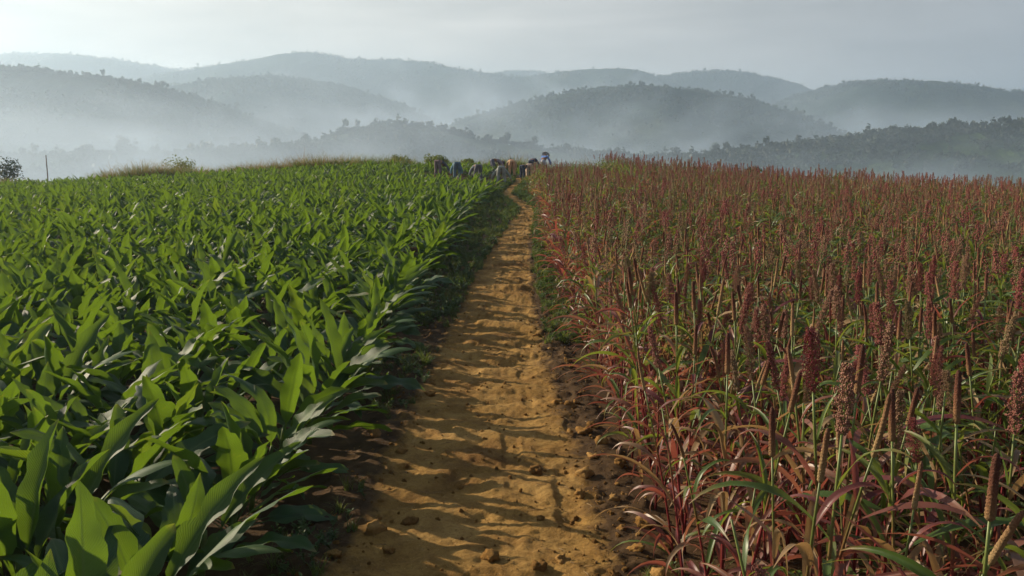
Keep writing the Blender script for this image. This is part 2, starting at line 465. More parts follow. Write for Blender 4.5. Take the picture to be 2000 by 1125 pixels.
MAT['bark'] = plain_material('bark', [(0, (0.06, 0.045, 0.03)), (1, (0.10, 0.075, 0.05))], 0.9, 4, 'Random', 0.8, 20)
MAT['post'] = plain_material('weathered_wood', [(0, (0.12, 0.09, 0.07)), (1, (0.16, 0.12, 0.09))], 0.9, 4, 'Random', 0.5, 20)

# ------------------------------------------------------------------ ground and path
def seg_coords(parts):
    out = []
    for a, b, st in parts:
        n = max(1, int(round((b - a) / st)))
        out.append(np.linspace(a, b, n, endpoint=False))
    out.append(np.array([parts[-1][1]]))
    return np.concatenate(out)

gx = seg_coords([(-4000, -300, 370), (-300, -90, 30), (-90, -30, 4), (-30, -6, 0.6), (-6, 6, 0.15), (6, 30, 0.6), (30, 90, 4), (90, 300, 30), (300, 4000, 370)])
gy = seg_coords([(-40, -4, 6), (-4, 20, 0.15), (20, 62, 0.4), (62, 200, 5), (200, 700, 25), (700, 6000, 400)])
GX, GY = np.meshgrid(gx, gy)
GZ = terrain(GX, GY)
near = (GY > -6) & (GY < 60) & (np.abs(GX) < 60)
GZ = GZ + near * (0.03 * fbm(GX * 1.3, GY * 1.3, 4, 21) - 0.01)
pxg = path_x(GY); hwg = np.interp(GY, PATH_Y, HALF_W)
in_path = smooth(1 - (np.abs(GX - pxg) - hwg * 0.55) / (hwg * 0.45 + 0.12)) * ((GY > 1) & (GY < 50))
GZ = GZ - 0.10 * in_path
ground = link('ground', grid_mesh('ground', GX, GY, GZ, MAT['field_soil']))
ground.data.materials.append(MAT['valley'])
fc = np.empty(len(ground.data.polygons) * 3, dtype=np.float32)
ground.data.polygons.foreach_get('center', fc); fc = fc.reshape(-1, 3)
ground.data.polygons.foreach_set('material_index', ((fc[:, 1] > 62) | (np.abs(fc[:, 0]) > 90)).astype(np.int32))
tag(ground, kind='structure')

def path_height(u, y, hw):
    """u across the path from its middle, in metres"""
    e = np.abs(u) / (hw + 0.25)
    rel = 0.035 * smooth((e - 0.45) / 0.5) + 0.02 * fbm(u * 0.9, y * 0.7, 3, 31)
    # low ridges worn across the path, stronger with distance and to the right
    wob = y + 0.5 * fbm(u * 1.1, y * 0.5, 3, 33) + 0.12 * u
    rip = 0.5 + 0.5 * np.sin(wob * 2 * math.pi / (0.55 + 0.012 * y))
    rel += (0.028 + 0.044 * smooth((y - 6.5) / 7)) * (rip ** 2) * smooth(1.25 - np.abs(u - 0.12) / hw) * (0.35 + 0.9 * vnoise(u * 0.8, y * 0.9, 35))
    rel += 0.034 * fbm(u * 3.2, y * 3.2, 4, 37)
    rel -= 0.022 * smooth((vnoise(u * 4.5 + 9, y * 3.0, 43) - 0.66) / 0.12)
    lump = np.clip(fbm(u * 7.0, y * 7.0, 3, 39) - 0.12, 0, 1)
    rel += lump * (0.02 + 0.045 * smooth((np.abs(u + 0.05) - 0.55 * hw) / 0.5))
    rel += 0.012 * fbm(u * 17, y * 17, 2, 41)
    return rel

rows = [2.5]
while rows[-1] < 49: rows.append(rows[-1] * 1.0042 + 0.002)
py_ = np.array(rows); pu = np.linspace(-1.75, 1.55, 150)
PU, PY = np.meshgrid(pu, py_)
HW = np.interp(PY, PATH_Y, HALF_W)
PU = PU * (HW / 0.95) ** 0.6
PX = PU + path_x(PY)
edge = smooth((np.abs(PU) - (HW + 0.12)) / 0.45)
PZ = terrain(PX, PY) + path_height(PU, PY, HW) * (1 - 0.3 * edge) - 0.075 * edge - 0.005
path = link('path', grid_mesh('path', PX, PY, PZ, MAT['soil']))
_a = path.data.attributes.new('verge_soil_shade', 'FLOAT', 'POINT')
_a.data.foreach_set('value', smooth((np.abs(PU + 0.05) - HW * 0.55) / (HW * 0.55 + 0.1)).astype(np.float32).ravel())  # mask that darkens the path edges, shade put into the soil colour
tag(path, kind='structure')

def path_z(x, y):
    hw = float(np.interp(y, PATH_Y, HALF_W)); u = x - float(path_x(y))
    ed = float(smooth((abs(u) - (hw + 0.12)) / 0.45))
    return max(T(x, y) + float(path_height(np.array(u), np.array(float(y)), hw)) * (1 - 0.3 * ed) - 0.075 * ed - 0.005, T(x, y) - 0.02)

# ------------------------------------------------------------------ hills
def ridge_line(pts, D):
    xs, zs = [], []
    for px, pyy in pts:
        p = at_depth(px, pyy, D); xs.append(p.x); zs.append(p.z)
    return np.array(xs), np.array(zs)

HILLS = []
def hill(name, pts, D, front, back, base, nx, ny, mat, nz=1.0, seed=0):
    xs, zs = ridge_line(pts, D)
    x = np.linspace(xs[0], xs[-1], nx)
    s = np.concatenate([np.linspace(-1, 0, ny), np.linspace(0, 1, ny // 3)[1:]])
    X, S = np.meshgrid(x, s)
    crest = np.interp(x, xs, zs)
    k = max(3, nx // 60); ker = np.hanning(2 * k + 1); ker /= ker.sum()
    crest = np.convolve(np.pad(crest, k, mode='edge'), ker, 'valid')
    Yw = D + 0.06 * D * fbm(x / (0.25 * D), x * 0 + seed, 3, seed + 60)
    Y = Yw[None, :] + np.where(S < 0, S * front, S * back)
    prof = np.cos(np.clip(np.abs(S), 0, 1) * math.pi / 2) ** 1.35
    Z = base + (crest[None, :] - base) * prof
    amp = (crest[None, :] - base) * nz
    low = smooth(np.abs(S) * 1.6)
    Z = Z + amp * (0.30 * low * prof * fbm(X / (0.13 * D), Y / (0.3 * D), 4, seed + 70))
    Z = Z + 0.0022 * D * fbm(X / (0.012 * D), Y / (0.012 * D), 3, seed + 80)
    o = link(name, grid_mesh(name, X, Y, Z, mat)); tag(o, kind='structure')
    HILLS.append((o, X, Y, Z, S))
    return o

far = 2600; F2 = 1750; F2b = 2000; L3 = 900; L4 = 430
hill('hill_far_range', [(700, 190), (860, 165), (960, 147), (1010, 141), (1060, 146), (1140, 165), (1300, 175), (1500, 178), (1700, 182), (1850, 182), (1920, 178), (2000, 174), (2150, 170), (2300, 190)], 2150, 600, 400, -30, 220, 50, MAT['hill'], 1, 1)
hill('hill_left_range', [(-320, 150), (-200, 118), (-60, 108), (0, 110), (80, 113), (150, 118), (250, 129), (350, 143), (430, 160), (560, 200), (700, 240)], 1950, 600, 450, -30, 240, 60, MAT['hill'], 1, 2)
hill('hill_main', [(160, 240), (260, 185), (370, 147), (430, 133), (520, 121), (560, 113), (610, 108), (650, 111), (690, 120), (750, 120), (800, 118), (850, 124), (900, 139), (960, 149), (1020, 153), (1060, 147), (1100, 140), (1160, 135), (1205, 141), (1260, 158), (1330, 185), (1450, 240)], 1700, 700, 500, -30, 360, 80, MAT['hill'], 1, 3)
hill('hill_far_knoll', [(1120, 230), (1220, 172), (1290, 157), (1350, 149), (1400, 147), (1450, 152), (1510, 163), (1570, 178), (1650, 200), (1780, 250)], 1850, 500, 400, -30, 200, 60, MAT['hill'], 1, 4)
hill('hill_right', [(1380, 280), (1460, 228), (1550, 191), (1620, 172), (1690, 163), (1760, 165), (1830, 175), (1900, 189), (1960, 197), (2060, 204), (2200, 225), (2350, 260)], 1250, 500, 400, -30, 260, 70, MAT['hill'], 1, 5)
hill('hill_left_mid', [(250, 260), (320, 200), (370, 180), (450, 166), (540, 161), (600, 167), (680, 180), (750, 200), (820, 226), (920, 270)], 1150, 420, 350, -30, 220, 60, MAT['hill'], 1, 6)
hill('hill_centre', [(700, 330), (820, 270), (900, 238), (960, 221), (1020, 205), (1100, 185), (1170, 173), (1250, 169), (1320, 175), (1400, 190), (1450, 203), (1510, 222), (1580, 250), (1660, 280), (1760, 320)], 850, 330, 300, -30, 320, 80, MAT['hill'], 1, 7)
hill('hill_left', [(-400, 190), (-250, 165), (-100, 150), (0, 149), (60, 146), (130, 153), (210, 161), (300, 176), (350, 187), (420, 207), (500, 237), (580, 268), (680, 300), (800, 340)], 700, 280, 250, -30, 340, 80, MAT['hill'], 1, 8)
hill('ridge_left', [(-400, 330), (-200, 325), (0, 318), (150, 313), (250, 311), (400, 308), (600, 296), (700, 298), (850, 315)], 330, 130, 120, -30, 240, 50, MAT['ridge'], 1, 11)
hill('ridge_centre', [(500, 335), (600, 298), (680, 268), (760, 253), (840, 256), (900, 268), (980, 284), (1060, 298), (1160, 308), (1280, 318)], 420, 150, 140, -30, 260, 60, MAT['ridge'], 1, 9)
hill('ridge_right', [(1180, 345), (1280, 318), (1400, 305), (1500, 298), (1600, 284), (1680, 272), (1750, 264), (1850, 259), (1920, 251), (2000, 246), (2120, 240), (2300, 250)], 360, 170, 150, -30, 320, 80, MAT['ridge'], 1, 10)

# ------------------------------------------------------------------ haze and valley mist
def volume_box(name, lo, hi, mat):
    m = M()
    V = [(x, y, z) for z in (lo[2], hi[2]) for y in (lo[1], hi[1]) for x in (lo[0], hi[0])]
    m.add(V, [(0, 2, 3, 1), (4, 5, 7, 6), (0, 1, 5, 4), (2, 6, 7, 3), (0, 4, 6, 2), (1, 3, 7, 5)])
    o = link(name, m.mesh(name, mat, False))
    return o

def haze_material(density, col, g):
    m, N, L, out = new_mat('haze')
    v = N.new('ShaderNodeVolumePrincipled')
    v.inputs['Color'].default_value = (*col, 1); v.inputs['Density'].default_value = density
    v.inputs['Anisotropy'].default_value = g
    L.new(v.outputs[0], out.inputs['Volume'])
    return m

haze = volume_box('haze', (-2600, -60, -50), (2600, 2750, 322), haze_material(0.00048, (0.58, 0.77, 1.0), 0.40))
tag(haze, 'thin blue morning haze over the valley and hills', 'haze', kind='stuff')

def mist_material(name, density, z0, z1, scale, g, seed, xr=None):
    """mist pooled in a valley: thick low down, thinning to wisps at its top"""
    m, N, L, out = new_mat(name)
    tc = N.new('ShaderNodeTexCoord')
    geo = N.new('ShaderNodeNewGeometry')
    sep = N.new('ShaderNodeSeparateXYZ'); L.new(geo.outputs['Position'], sep.inputs[0])
    mp = N.new('ShaderNodeMapping'); L.new(geo.outputs['Position'], mp.inputs['Vector'])
    mp.inputs['Location'].default_value = (seed * 13.1, seed * 7.7, 0)
    mp.inputs['Scale'].default_value = (scale, scale * 0.2, scale * 1.5)
    nz = noise(N, L, mp.outputs['Vector'], 1.0, 3, 0.6)
    # height thinning, the top pushed up and down by the noise
    hgt = N.new('ShaderNodeMath'); hgt.operation = 'MULTIPLY_ADD'; L.new(nz, hgt.inputs[0]); hgt.inputs[1].default_value = -(z1 - z0) * 1.5; L.new(sep.outputs['Z'], hgt.inputs[2])
    mr = N.new('ShaderNodeMapRange'); mr.interpolation_type = 'SMOOTHSTEP'; L.new(hgt.outputs[0], mr.inputs['Value'])
    mr.inputs['From Min'].default_value = z0 - (z1 - z0) * 0.75; mr.inputs['From Max'].default_value = z1 - (z1 - z0) * 0.75
    mr.inputs['To Min'].default_value = density; mr.inputs['To Max'].default_value = 0.0
    v = N.new('ShaderNodeVolumePrincipled')
    v.inputs['Color'].default_value = (0.66, 0.81, 1.0, 1); v.inputs['Anisotropy'].default_value = g
    nz2 = noise(N, L, mp.outputs['Vector'], 1.7, 3, 0.6)
    pm = N.new('ShaderNodeMapRange'); L.new(nz2, pm.inputs['Value'])
    pm.inputs['From Min'].default_value = 0.36; pm.inputs['From Max'].default_value = 0.66
    pm.inputs['To Min'].default_value = 0.12; pm.inputs['To Max'].default_value = 1.9
    pd = N.new('ShaderNodeMath'); pd.operation = 'MULTIPLY'; L.new(mr.outputs['Result'], pd.inputs[0]); L.new(pm.outputs['Result'], pd.inputs[1])
    den = pd.outputs[0]
    if xr:      # thins out sideways from xr[0] to xr[1]
        mx = N.new('ShaderNodeMapRange'); mx.interpolation_type = 'SMOOTHSTEP'; L.new(sep.outputs['X'], mx.inputs['Value'])
        mx.inputs['From Min'].default_value = xr[0]; mx.inputs['From Max'].default_value = xr[1]
        mx.inputs['To Min'].default_value = 1.0; mx.inputs['To Max'].default_value = 0.0
        mm = N.new('ShaderNodeMath'); mm.operation = 'MULTIPLY'; L.new(den, mm.inputs[0]); L.new(mx.outputs['Result'], mm.inputs[1]); den = mm.outputs[0]
    L.new(den, v.inputs['Density'])
    L.new(v.outputs[0], out.inputs['Volume'])
    return m

MISTS = [
    ('pale mist pooled between the main hill and the far ranges', (-1500, 1720, -40), (1500, 1900, 260), 0.0030, 20, 220, 0.007),
    ('drifting white mist below the tall blue main hill', (-1100, 1190, -40), (1100, 1420, 215), 0.0068, -10, 150, 0.012),
    ('mist filling the gap behind the rounded middle hill', (-700, 880, -40), (850, 1120, 130), 0.0054, -15, 100, 0.015),
    ('pale mist lying over the near valley behind the field crest', (-420, 150, -40), (420, 320, 42), 0.0040, -8, 34, 0.025),
    ('thick pale mist over the low ground beyond the turmeric field', (-330, 130, -40), (40, 290, 44), 0.0042, -5, 38, 0.022, (-60, 30)),
    ('low mist along the foot of the wooded middle hill', (-560, 455, -40), (560, 640, 80), 0.0042, -10, 62, 0.018),
]
for k, (lab, lo, hi, den, z0, z1, sc, *xr) in enumerate(MISTS):
    o = volume_box('mist', lo, hi, mist_material('mist_%d' % k, den, z0, z1, sc, 0.3, k + 1, xr[0] if xr else None))
    tag(o, lab, 'mist', 'mist banks in the valleys', 'stuff')

# ------------------------------------------------------------------ leaves and plants
def blade(L_, W, pet, a0, bend, fold, roll, wave, twist, nl, nw, seed, blunt=0.0, bexp=1.5, asym=0.0):
    """a leaf rising from the origin, leaning towards +X; fold and roll shape its cross-section"""
    r = random.Random(seed)
    n_pet = 2 if pet > 0 else 0
    tot = pet + L_
    ss = [0.0] * n_pet + list(np.linspace(0, 1, nl))
    ds = ([0.0, pet * 0.55] if n_pet else []) + [pet + L_ * t for t in np.linspace(0, 1, nl)]
    ph = r.uniform(0, 6.28); ph2 = r.uniform(0, 6.28); fq = r.uniform(1.6, 3.2)
    m = M(); V = []; UV = []
    P = np.zeros(3); prev = 0.0
    us = np.linspace(-1, 1, nw)
    notch = [(sg, r.uniform(0.35, 0.92), r.uniform(0.03, 0.07), r.uniform(0.12, 0.5)) for sg in (-1, 1) for _ in range(r.choice([0, 1, 1, 2]))] if (pet > 0 and nl > 12) else []
    for k, (s, d) in enumerate(zip(ss, ds)):
        t = d / tot
        steps = 3
        for q in range(steps):
            tt = (prev + (d - prev) * (q + 0.5) / steps) / tot
            a = a0 + bend * tt ** bexp
            P = P + np.array([math.sin(a), 0, math.cos(a)]) * (d - prev) / steps
        prev = d
        a = a0 + bend * t ** bexp
        Tn = np.array([math.sin(a), 0, math.cos(a)]); Nn = np.array([-math.cos(a), 0, math.sin(a)]); Sd = np.array([0, 1.0, 0])
        tw = twist * t
        S2 = Sd * math.cos(tw) + Nn * math.sin(tw); N2 = Nn * math.cos(tw) - Sd * math.sin(tw)
        if k < n_pet:
            w = 0.010
        else:
            e2 = 1.0 - 0.42 * blunt
            w = W * 0.5 * max(0.05 if s < 0.5 else 0.0, (max(s, 1e-4) ** 0.55) * (max(1 - s, 0) ** e2) / ((0.55 / (0.55 + e2)) ** 0.55 * (e2 / (0.55 + e2)) ** e2))
            w = max(w, 0.006 if s < 0.5 else 0.0015)
            w *= 1 + 0.07 * math.sin(fq * 9 * s + ph2)
        for u in us:
            sg = 1 if u >= 0 else -1; au = abs(u)
            rl = roll * (1 + asym * sg)
            # integrate the section
            au0 = au
            for (ns, nc_, nwd, nd) in notch:
                if ns == sg and abs(s - nc_) < nwd: au = au * (1 - nd * (1 - abs(s - nc_) / nwd))
            y = n = 0.0; st = 4
            for q in range(st):
                f = fold + rl * au * (q + 0.5) / st
                y += math.cos(f) * au * w / st; n += math.sin(f) * au * w / st
            if k >= n_pet:
                n += wave * w * (au ** 1.4) * math.sin(fq * 6.28 * s + ph + sg * 0.9)
            V.append(P + S2 * sg * y + N2 * n); UV.append((u, s))
    nr = len(ss)
    F = grid_faces(nr, nw)
    m.add(V, F, UV)
    return m

def leaf_family(params, nl, nw):
    return [blade(nl=nl, nw=nw, **p) for p in params]

rt = random.Random(3)
TUR_PARAMS = []
for k in range(14):
    c = k % 7
    base = [dict(a0=R(8), bend=0.40), dict(a0=R(20), bend=0.55), dict(a0=R(30), bend=0.80), dict(a0=R(40), bend=0.85),
            dict(a0=R(52), bend=0.90), dict(a0=R(64), bend=0.75), dict(a0=R(18), bend=1.45)][c]
    p = dict(L_=rt.uniform(0.54, 0.70), W=rt.uniform(0.145, 0.195), pet=rt.uniform(0.14, 0.26), fold=rt.uniform(0.10, 0.40), roll=rt.uniform(-0.1, 0.9),
             wave=rt.uniform(0.12, 0.30), twist=rt.uniform(-0.7, 0.7), seed=100 + k, blunt=rt.uniform(0, 1), asym=rt.uniform(-0.6, 0.6))
    if c >= 3: p['roll'] = -rt.uniform(0.2, 0.9); p['fold'] = rt.uniform(0.15, 0.35)
    p['a0'] = base['a0'] + R(rt.uniform(-4, 4)); p['bend'] = base['bend'] * rt.uniform(0.7, 1.2)
    TUR_PARAMS.append(p)
tur_hi = leaf_family(TUR_PARAMS, 17, 7)
tur_lo = leaf_family(TUR_PARAMS, 6, 5)
tur_leaf_mesh = [m.mesh('turmeric_leaf', MAT['turmeric']) for m in tur_hi]
_st = M(); tube(_st, [(0, 0, -0.03), (0.004, 0, 0.12), (0, 0.004, 0.26), (0.003, 0, 0.32)], [0.024, 0.022, 0.017, 0.010], 7)
tur_stem_mesh = _st.mesh('turmeric_stem', MAT['turmeric_stem'])

TUR_SPECS = []
for k in range(16):
    leaves = []
    n = rt.choice([9, 10, 11, 12])
    for i in range(n):
        frac = i / (n - 1)                     # 0 innermost, upright; 1 outermost, spread
        side = i % 2
        az = (0 if side else math.pi) + rt.gauss(0, 0.75)
        c = min(5, int(frac * 5.6 + 0.6 + rt.uniform(-0.6, 0.7))) if rt.random() > 0.15 else 6
        var = max(0, c) + 7 * rt.randint(0, 1)
        s = rt.uniform(0.85, 1.1) * (0.82 if frac > 0.85 else 1.0)
        z = 0.17 - 0.12 * frac
        leaves.append((var, TRS((0.01 * math.cos(az), 0.01 * math.sin(az), z), (rt.gauss(0, 0.12), rt.gauss(0, 0.10), az), s)))
    TUR_SPECS.append(leaves)

def joined_turmeric(spec):
    m = M()
    for var, mat in spec: m.join(tur_lo[var], mat, 0)
    m.join(_st, None, 1)
    return m.mesh('turmeric_plant', [MAT['turmeric'], MAT['turmeric_stem']])

# ---- stuff scattered with geometry nodes
def scatter(name, pts, rots, scls, idx, protos):
    me = bpy.data.meshes.new(name)
    me.vertices.add(len(pts)); me.vertices.foreach_set('co', np.asarray(pts, np.float32).ravel())
    a = me.attributes.new('rot', 'FLOAT_VECTOR', 'POINT'); a.data.foreach_set('vector', np.asarray(rots, np.float32).ravel())
    a = me.attributes.new('scl', 'FLOAT_VECTOR', 'POINT'); a.data.foreach_set('vector', np.asarray(scls, np.float32).ravel())
    a = me.attributes.new('pick', 'INT', 'POINT'); a.data.foreach_set('value', np.asarray(idx, np.int32))
    o = link(name, me)
    g = bpy.data.node_groups.new(name, 'GeometryNodeTree')
    g.interface.new_socket('Geometry', in_out='INPUT', socket_type='NodeSocketGeometry')
    g.interface.new_socket('Geometry', in_out='OUTPUT', socket_type='NodeSocketGeometry')
    N, L = g.nodes, g.links
    gi = N.new('NodeGroupInput'); go = N.new('NodeGroupOutput')
    jn = N.new('GeometryNodeJoinGeometry')
    for p in reversed(protos):
        oi = N.new('GeometryNodeObjectInfo'); oi.inputs['Object'].default_value = p; oi.inputs['As Instance'].default_value = True
        L.new(oi.outputs['Geometry'], jn.inputs[0])
    ip = N.new('GeometryNodeInstanceOnPoints'); ip.inputs['Pick Instance'].default_value = True
    def attr(nm, ty):
        n = N.new('GeometryNodeInputNamedAttribute'); n.data_type = ty; n.inputs['Name'].default_value = nm
        return n.outputs['Attribute']
    L.new(gi.outputs[0], ip.inputs['Points']); L.new(jn.outputs[0], ip.inputs['Instance'])
    L.new(attr('pick', 'INT'), ip.inputs['Instance Index'])
    er = N.new('FunctionNodeEulerToRotation'); L.new(attr('rot', 'FLOAT_VECTOR'), er.inputs[0]); L.new(er.outputs[0], ip.inputs['Rotation'])
    L.new(attr('scl', 'FLOAT_VECTOR'), ip.inputs['Scale'])
    L.new(ip.outputs[0], go.inputs[0])
    md = o.modifiers.new('scatter', 'NODES'); md.node_group = g
    o['kind'] = 'stuff'
    return o

def proto(name, me):
    return bpy.data.objects.new(name, me)      # source for scattering, not placed itself

# ------------------------------------------------------------------ turmeric field
GAPS = [(-2.6, 44.0, 2.4, 1.5), (-6.2, 45.0, 3.0, 0.9), (-1.2, 41.2, 0.9, 1.2), (-3.6, 47.2, 1.2, 1.2), (-0.6, 45.5, 1.0, 1.6)]    # patches already dug
WORKERS = [((wp - 1000) / FPX * wy, wy) for wp, wy in ((855, 47.5), (893, 45.6), (934, 44.4), (979, 43.6), (962, 50.5), (1000, 50.0))]
tur_pts = []
row_sp, pl_sp = 0.80, 0.56
for ri in range(0, 72):
    off = ri * row_sp
    y = 1.5 + rnd.uniform(0, 0.4)
    while y < 60:
        ystep = pl_sp * rnd.uniform(0.8, 1.25)
        x = float(tur_x(y)) - 0.12 - off + rnd.gauss(0, 0.06)
        y += ystep
        yc = float(np.interp(x, [-60, -20, 5], [46.5, 52.5, 53.5]))
        if y > yc + rnd.uniform(-1, 0.5): continue
        if x < -0.66 * y - 4.5 - 0.04 * y: continue
        if y < 2.6: continue
        if any(((x - a) / c) ** 2 + ((y - b) / d) ** 2 < 1 and rnd.random() < 0.85 for a, b, c, d in GAPS): continue
        if rnd.random() < 0.03: continue
        if any(abs(x - wx) < 0.6 and -3.4 < y - wy < 0.6 and rnd.random() < 0.85 for wx, wy in WORKERS): continue
        tur_pts.append((x, y, T(x, y) - 0.01, ri))

def in_frame(x, y, z, h, m=0):
    if y < 1.5: return False
    ok = False
    for zz in (z, z + h * 0.6, z + h):
        a, b = project(x, y, zz)
        if -160 - m < a < 2200 + m and -20 < b < 1150 + m: ok = True
    return ok

tur_pts.sort(key=lambda p: p[1] * p[1] + p[0] * p[0])
seen, rest = [], []
for p in tur_pts:
    (seen if len(seen) < 300 and in_frame(p[0], p[1], p[2], 0.85) else rest).append(p)

def plant_pose(x, y, ri, rr):
    lean = 0.20 if ri == 0 else 0.05
    return (rr.gauss(0, 0.07), lean * rr.uniform(0.6, 1.2) + rr.gauss(0, 0.07), rr.gauss(0, 0.45) + (math.pi if rr.random() < 0.5 else 0)), (0.74 + 0.38 * rr.random() ** 0.8) * float(np.interp(y, [4, 9, 18, 45], [1.18, 1.16, 1.08, 0.76]))

tur_first = {}
row_n = {}
for i, (x, y, z, ri) in enumerate(sorted(seen, key=lambda p: p[1])):
    row_n[ri] = row_n.get(ri, 0) + 1
    where = 'the row that edges the path' if ri == 0 else 'the %s row back from the path' % ordinal(ri + 1)
    nth = ordinal(row_n[ri])
    rot, s = plant_pose(x, y, ri, rt)
    k = rt.randrange(16)
    root = bpy.data.objects.new('turmeric_plant', None); C.objects.link(root)
    root.empty_display_size = 0.1
    root.matrix_local = Matrix.Translation((x, y, z)) @ Euler((rot[0], rot[1], 0)).to_matrix().to_4x4() @ Matrix.Rotation(rot[2], 4, 'Z') @ Matrix.Scale(s, 4)
    tag(root, '%s turmeric plant from the front in %s' % (nth, where), 'turmeric plant', 'turmeric plants in the near field')
    for var, mat in TUR_SPECS[k]:
        lf = bpy.data.objects.new('leaf', tur_leaf_mesh[var]); C.objects.link(lf); lf.parent = root; lf.matrix_local = mat
    stm = bpy.data.objects.new('stem', tur_stem_mesh); C.objects.link(stm); stm.parent = root

tur_protos = [proto('turmeric_plant_source', joined_turmeric(sp)) for sp in TUR_SPECS]
P_, R_, S_, I_ = [], [], [], []
for (x, y, z, ri) in rest:
    rot, s = plant_pose(x, y, ri, rt)
    P_.append((x, y, z)); R_.append(rot); S_.append((s, s, s)); I_.append(rt.randrange(16))
tag(scatter('turmeric_crop', P_, R_, S_, I_, tur_protos), 'dense green turmeric crop covering the field up to the crest', 'crop')

# ------------------------------------------------------------------ millet and sorghum
rm = random.Random(5)
MIL_PARAMS = []
for k in range(12):
    c = k % 6
    a0, bend, bx = [(R(28), 1.5, 1.4), (R(40), 1.7, 1.5), (R(22), 2.1, 1.6), (R(50), 1.3, 1.5), (R(30), 2.4, 1.7), (R(15), 1.0, 1.5)][c]
    MIL_PARAMS.append(dict(L_=rm.uniform(0.48, 0.74), W=rm.uniform(0.036, 0.056), pet=0, a0=a0, bend=bend * rm.uniform(0.85, 1.15), fold=rm.uniform(0.25, 0.6), roll=rm.uniform(-0.5, 0.2),
                           wave=rm.uniform(0.05, 0.25), twist=rm.uniform(-1.2, 1.2), seed=300 + k, bexp=bx))
mil_hi = leaf_family(MIL_PARAMS, 11, 5)
mil_lo = leaf_family(MIL_PARAMS, 6, 3)
LEAFMATS = ['millet_green', 'millet_red', 'millet_dry']
mil_leaf_mesh = {}
for mi, mn in enumerate(LEAFMATS):
    for k in range(12):
        mil_leaf_mesh[(mi, k)] = mil_hi[k].mesh('millet_leaf', MAT[mn])

def octa(c, r, l=1.3):
    x, y, z = c
    return [(x + r, y, z), (x, y + r, z), (x - r, y, z), (x, y - r, z), (x, y, z + r * l), (x, y, z - r * l)]
OCT_F = [(0, 1, 4), (1, 2, 4), (2, 3, 4), (3, 0, 4), (1, 0, 5), (2, 1, 5), (3, 2, 5), (0, 3, 5)]

def spike(L_, r, seed, nr, seg, bend):
    q = random.Random(seed); m = M(); V = []; UV = []
    for i in range(nr):
        t = i / (nr - 1)
        prof = min(1.0, (t / 0.07) ** 0.5 if t < 0.07 else 1.0) * (1 - 0.25 * t) * (max(0.0, 1 - ((t - 0.86) / 0.14) ** 2) ** 0.5 if t > 0.86 else 1.0)
        rr = r * max(prof, 0.12)
        cx = bend * t * t
        for j in range(seg):
            a = 2 * math.pi * (j + 0.5 * (i % 2)) / seg
            b = 1 + (0.10 if (i % 2 == 0) else -0.06) + q.uniform(-0.07, 0.07)
            V.append((cx + rr * b * math.cos(a), rr * b * math.sin(a), L_ * t)); UV.append((j / seg, t))
    F = []
    for i in range(nr - 1):
        for j in range(seg):
            F.append((i * seg + j, i * seg + (j + 1) % seg, (i + 1) * seg + (j + 1) % seg, (i + 1) * seg + j))
    F.append(tuple((nr - 1) * seg + j for j in range(seg)))
    m.add(V, F, UV, 0)
    return m

def panicle(L_, Wd, seed, nb, ng, gr):
    q = random.Random(seed); m = M()
    tube(m, [(0, 0, 0), (0.004, 0, L_ * 0.5), (0.0, 0.004, L_ * 0.95)], [0.005, 0.004, 0.002], 4, 1, False, [1, 1, 1])
    lean = q.uniform(-0.3, 0.3)
    for b in range(nb):
        t = (b + q.random()) / nb
        az = b * 2.399 + q.uniform(-0.4, 0.4)
        l = Wd * (0.30 + 1.0 * math.sin(math.pi * min(1, (0.18 + t * 0.80))) ** 0.8) * q.uniform(0.7, 1.15)
        up = 1.5 + q.uniform(-0.4, 0.7)
        base = Vector((0, 0, L_ * t * 0.9))
        d = Vector((math.cos(az), math.sin(az), up)).normalized()
        droop = Vector((lean * 0.2, 0, -0.35))
        pts = [base + d * l * s + droop * (l * s * s) for s in (0, 0.5, 1)]
        if ng > 3: tube(m, pts, [0.0016, 0.0013, 0.001], 3, 1, False, [1, 1, 1])
        V = []; F = []
        for g in range(ng):
            s = 0.22 + 0.8 * (g + q.random()) / ng
            p = base + d * l * s + droop * (l * s * s) + Vector((q.gauss(0, 1), q.gauss(0, 1), q.gauss(0, 1))) * gr * 1.4
            o = len(V); V += octa(p, gr * q.uniform(0.75, 1.2), 1.4); F += [tuple(i + o for i in f) for f in OCT_F]
        m.add(V, F, None, 0)
    return m

SPIKES = [(rm.uniform(0.22, 0.36), rm.uniform(0.011, 0.0155), 400 + k, rm.uniform(-0.05, 0.05)) for k in range(6)]
PANS = [(rm.uniform(0.28, 0.40), rm.uniform(0.036, 0.060), 500 + k) for k in range(6)]
spike_hi = [spike(l, r, s, 34, 12, b) for l, r, s, b in SPIKES]
spike_lo = [spike(l, r, s, 6, 5, b) for l, r, s, b in SPIKES]
pan_hi = [panicle(l, w, s, 78, 15, 0.0033) for l, w, s in PANS]
pan_lo = [panicle(l, w, s, 34, 3, 0.0085) for l, w, s in PANS]
HEAD_HI = [spike_hi[k].mesh('millet_spike', [MAT['spike'] if k % 2 else MAT['spike_pale']]) for k in range(6)] + [pan_hi[k].mesh('sorghum_panicle', [MAT['panicle'], MAT['millet_stem']], False) for k in range(6)]

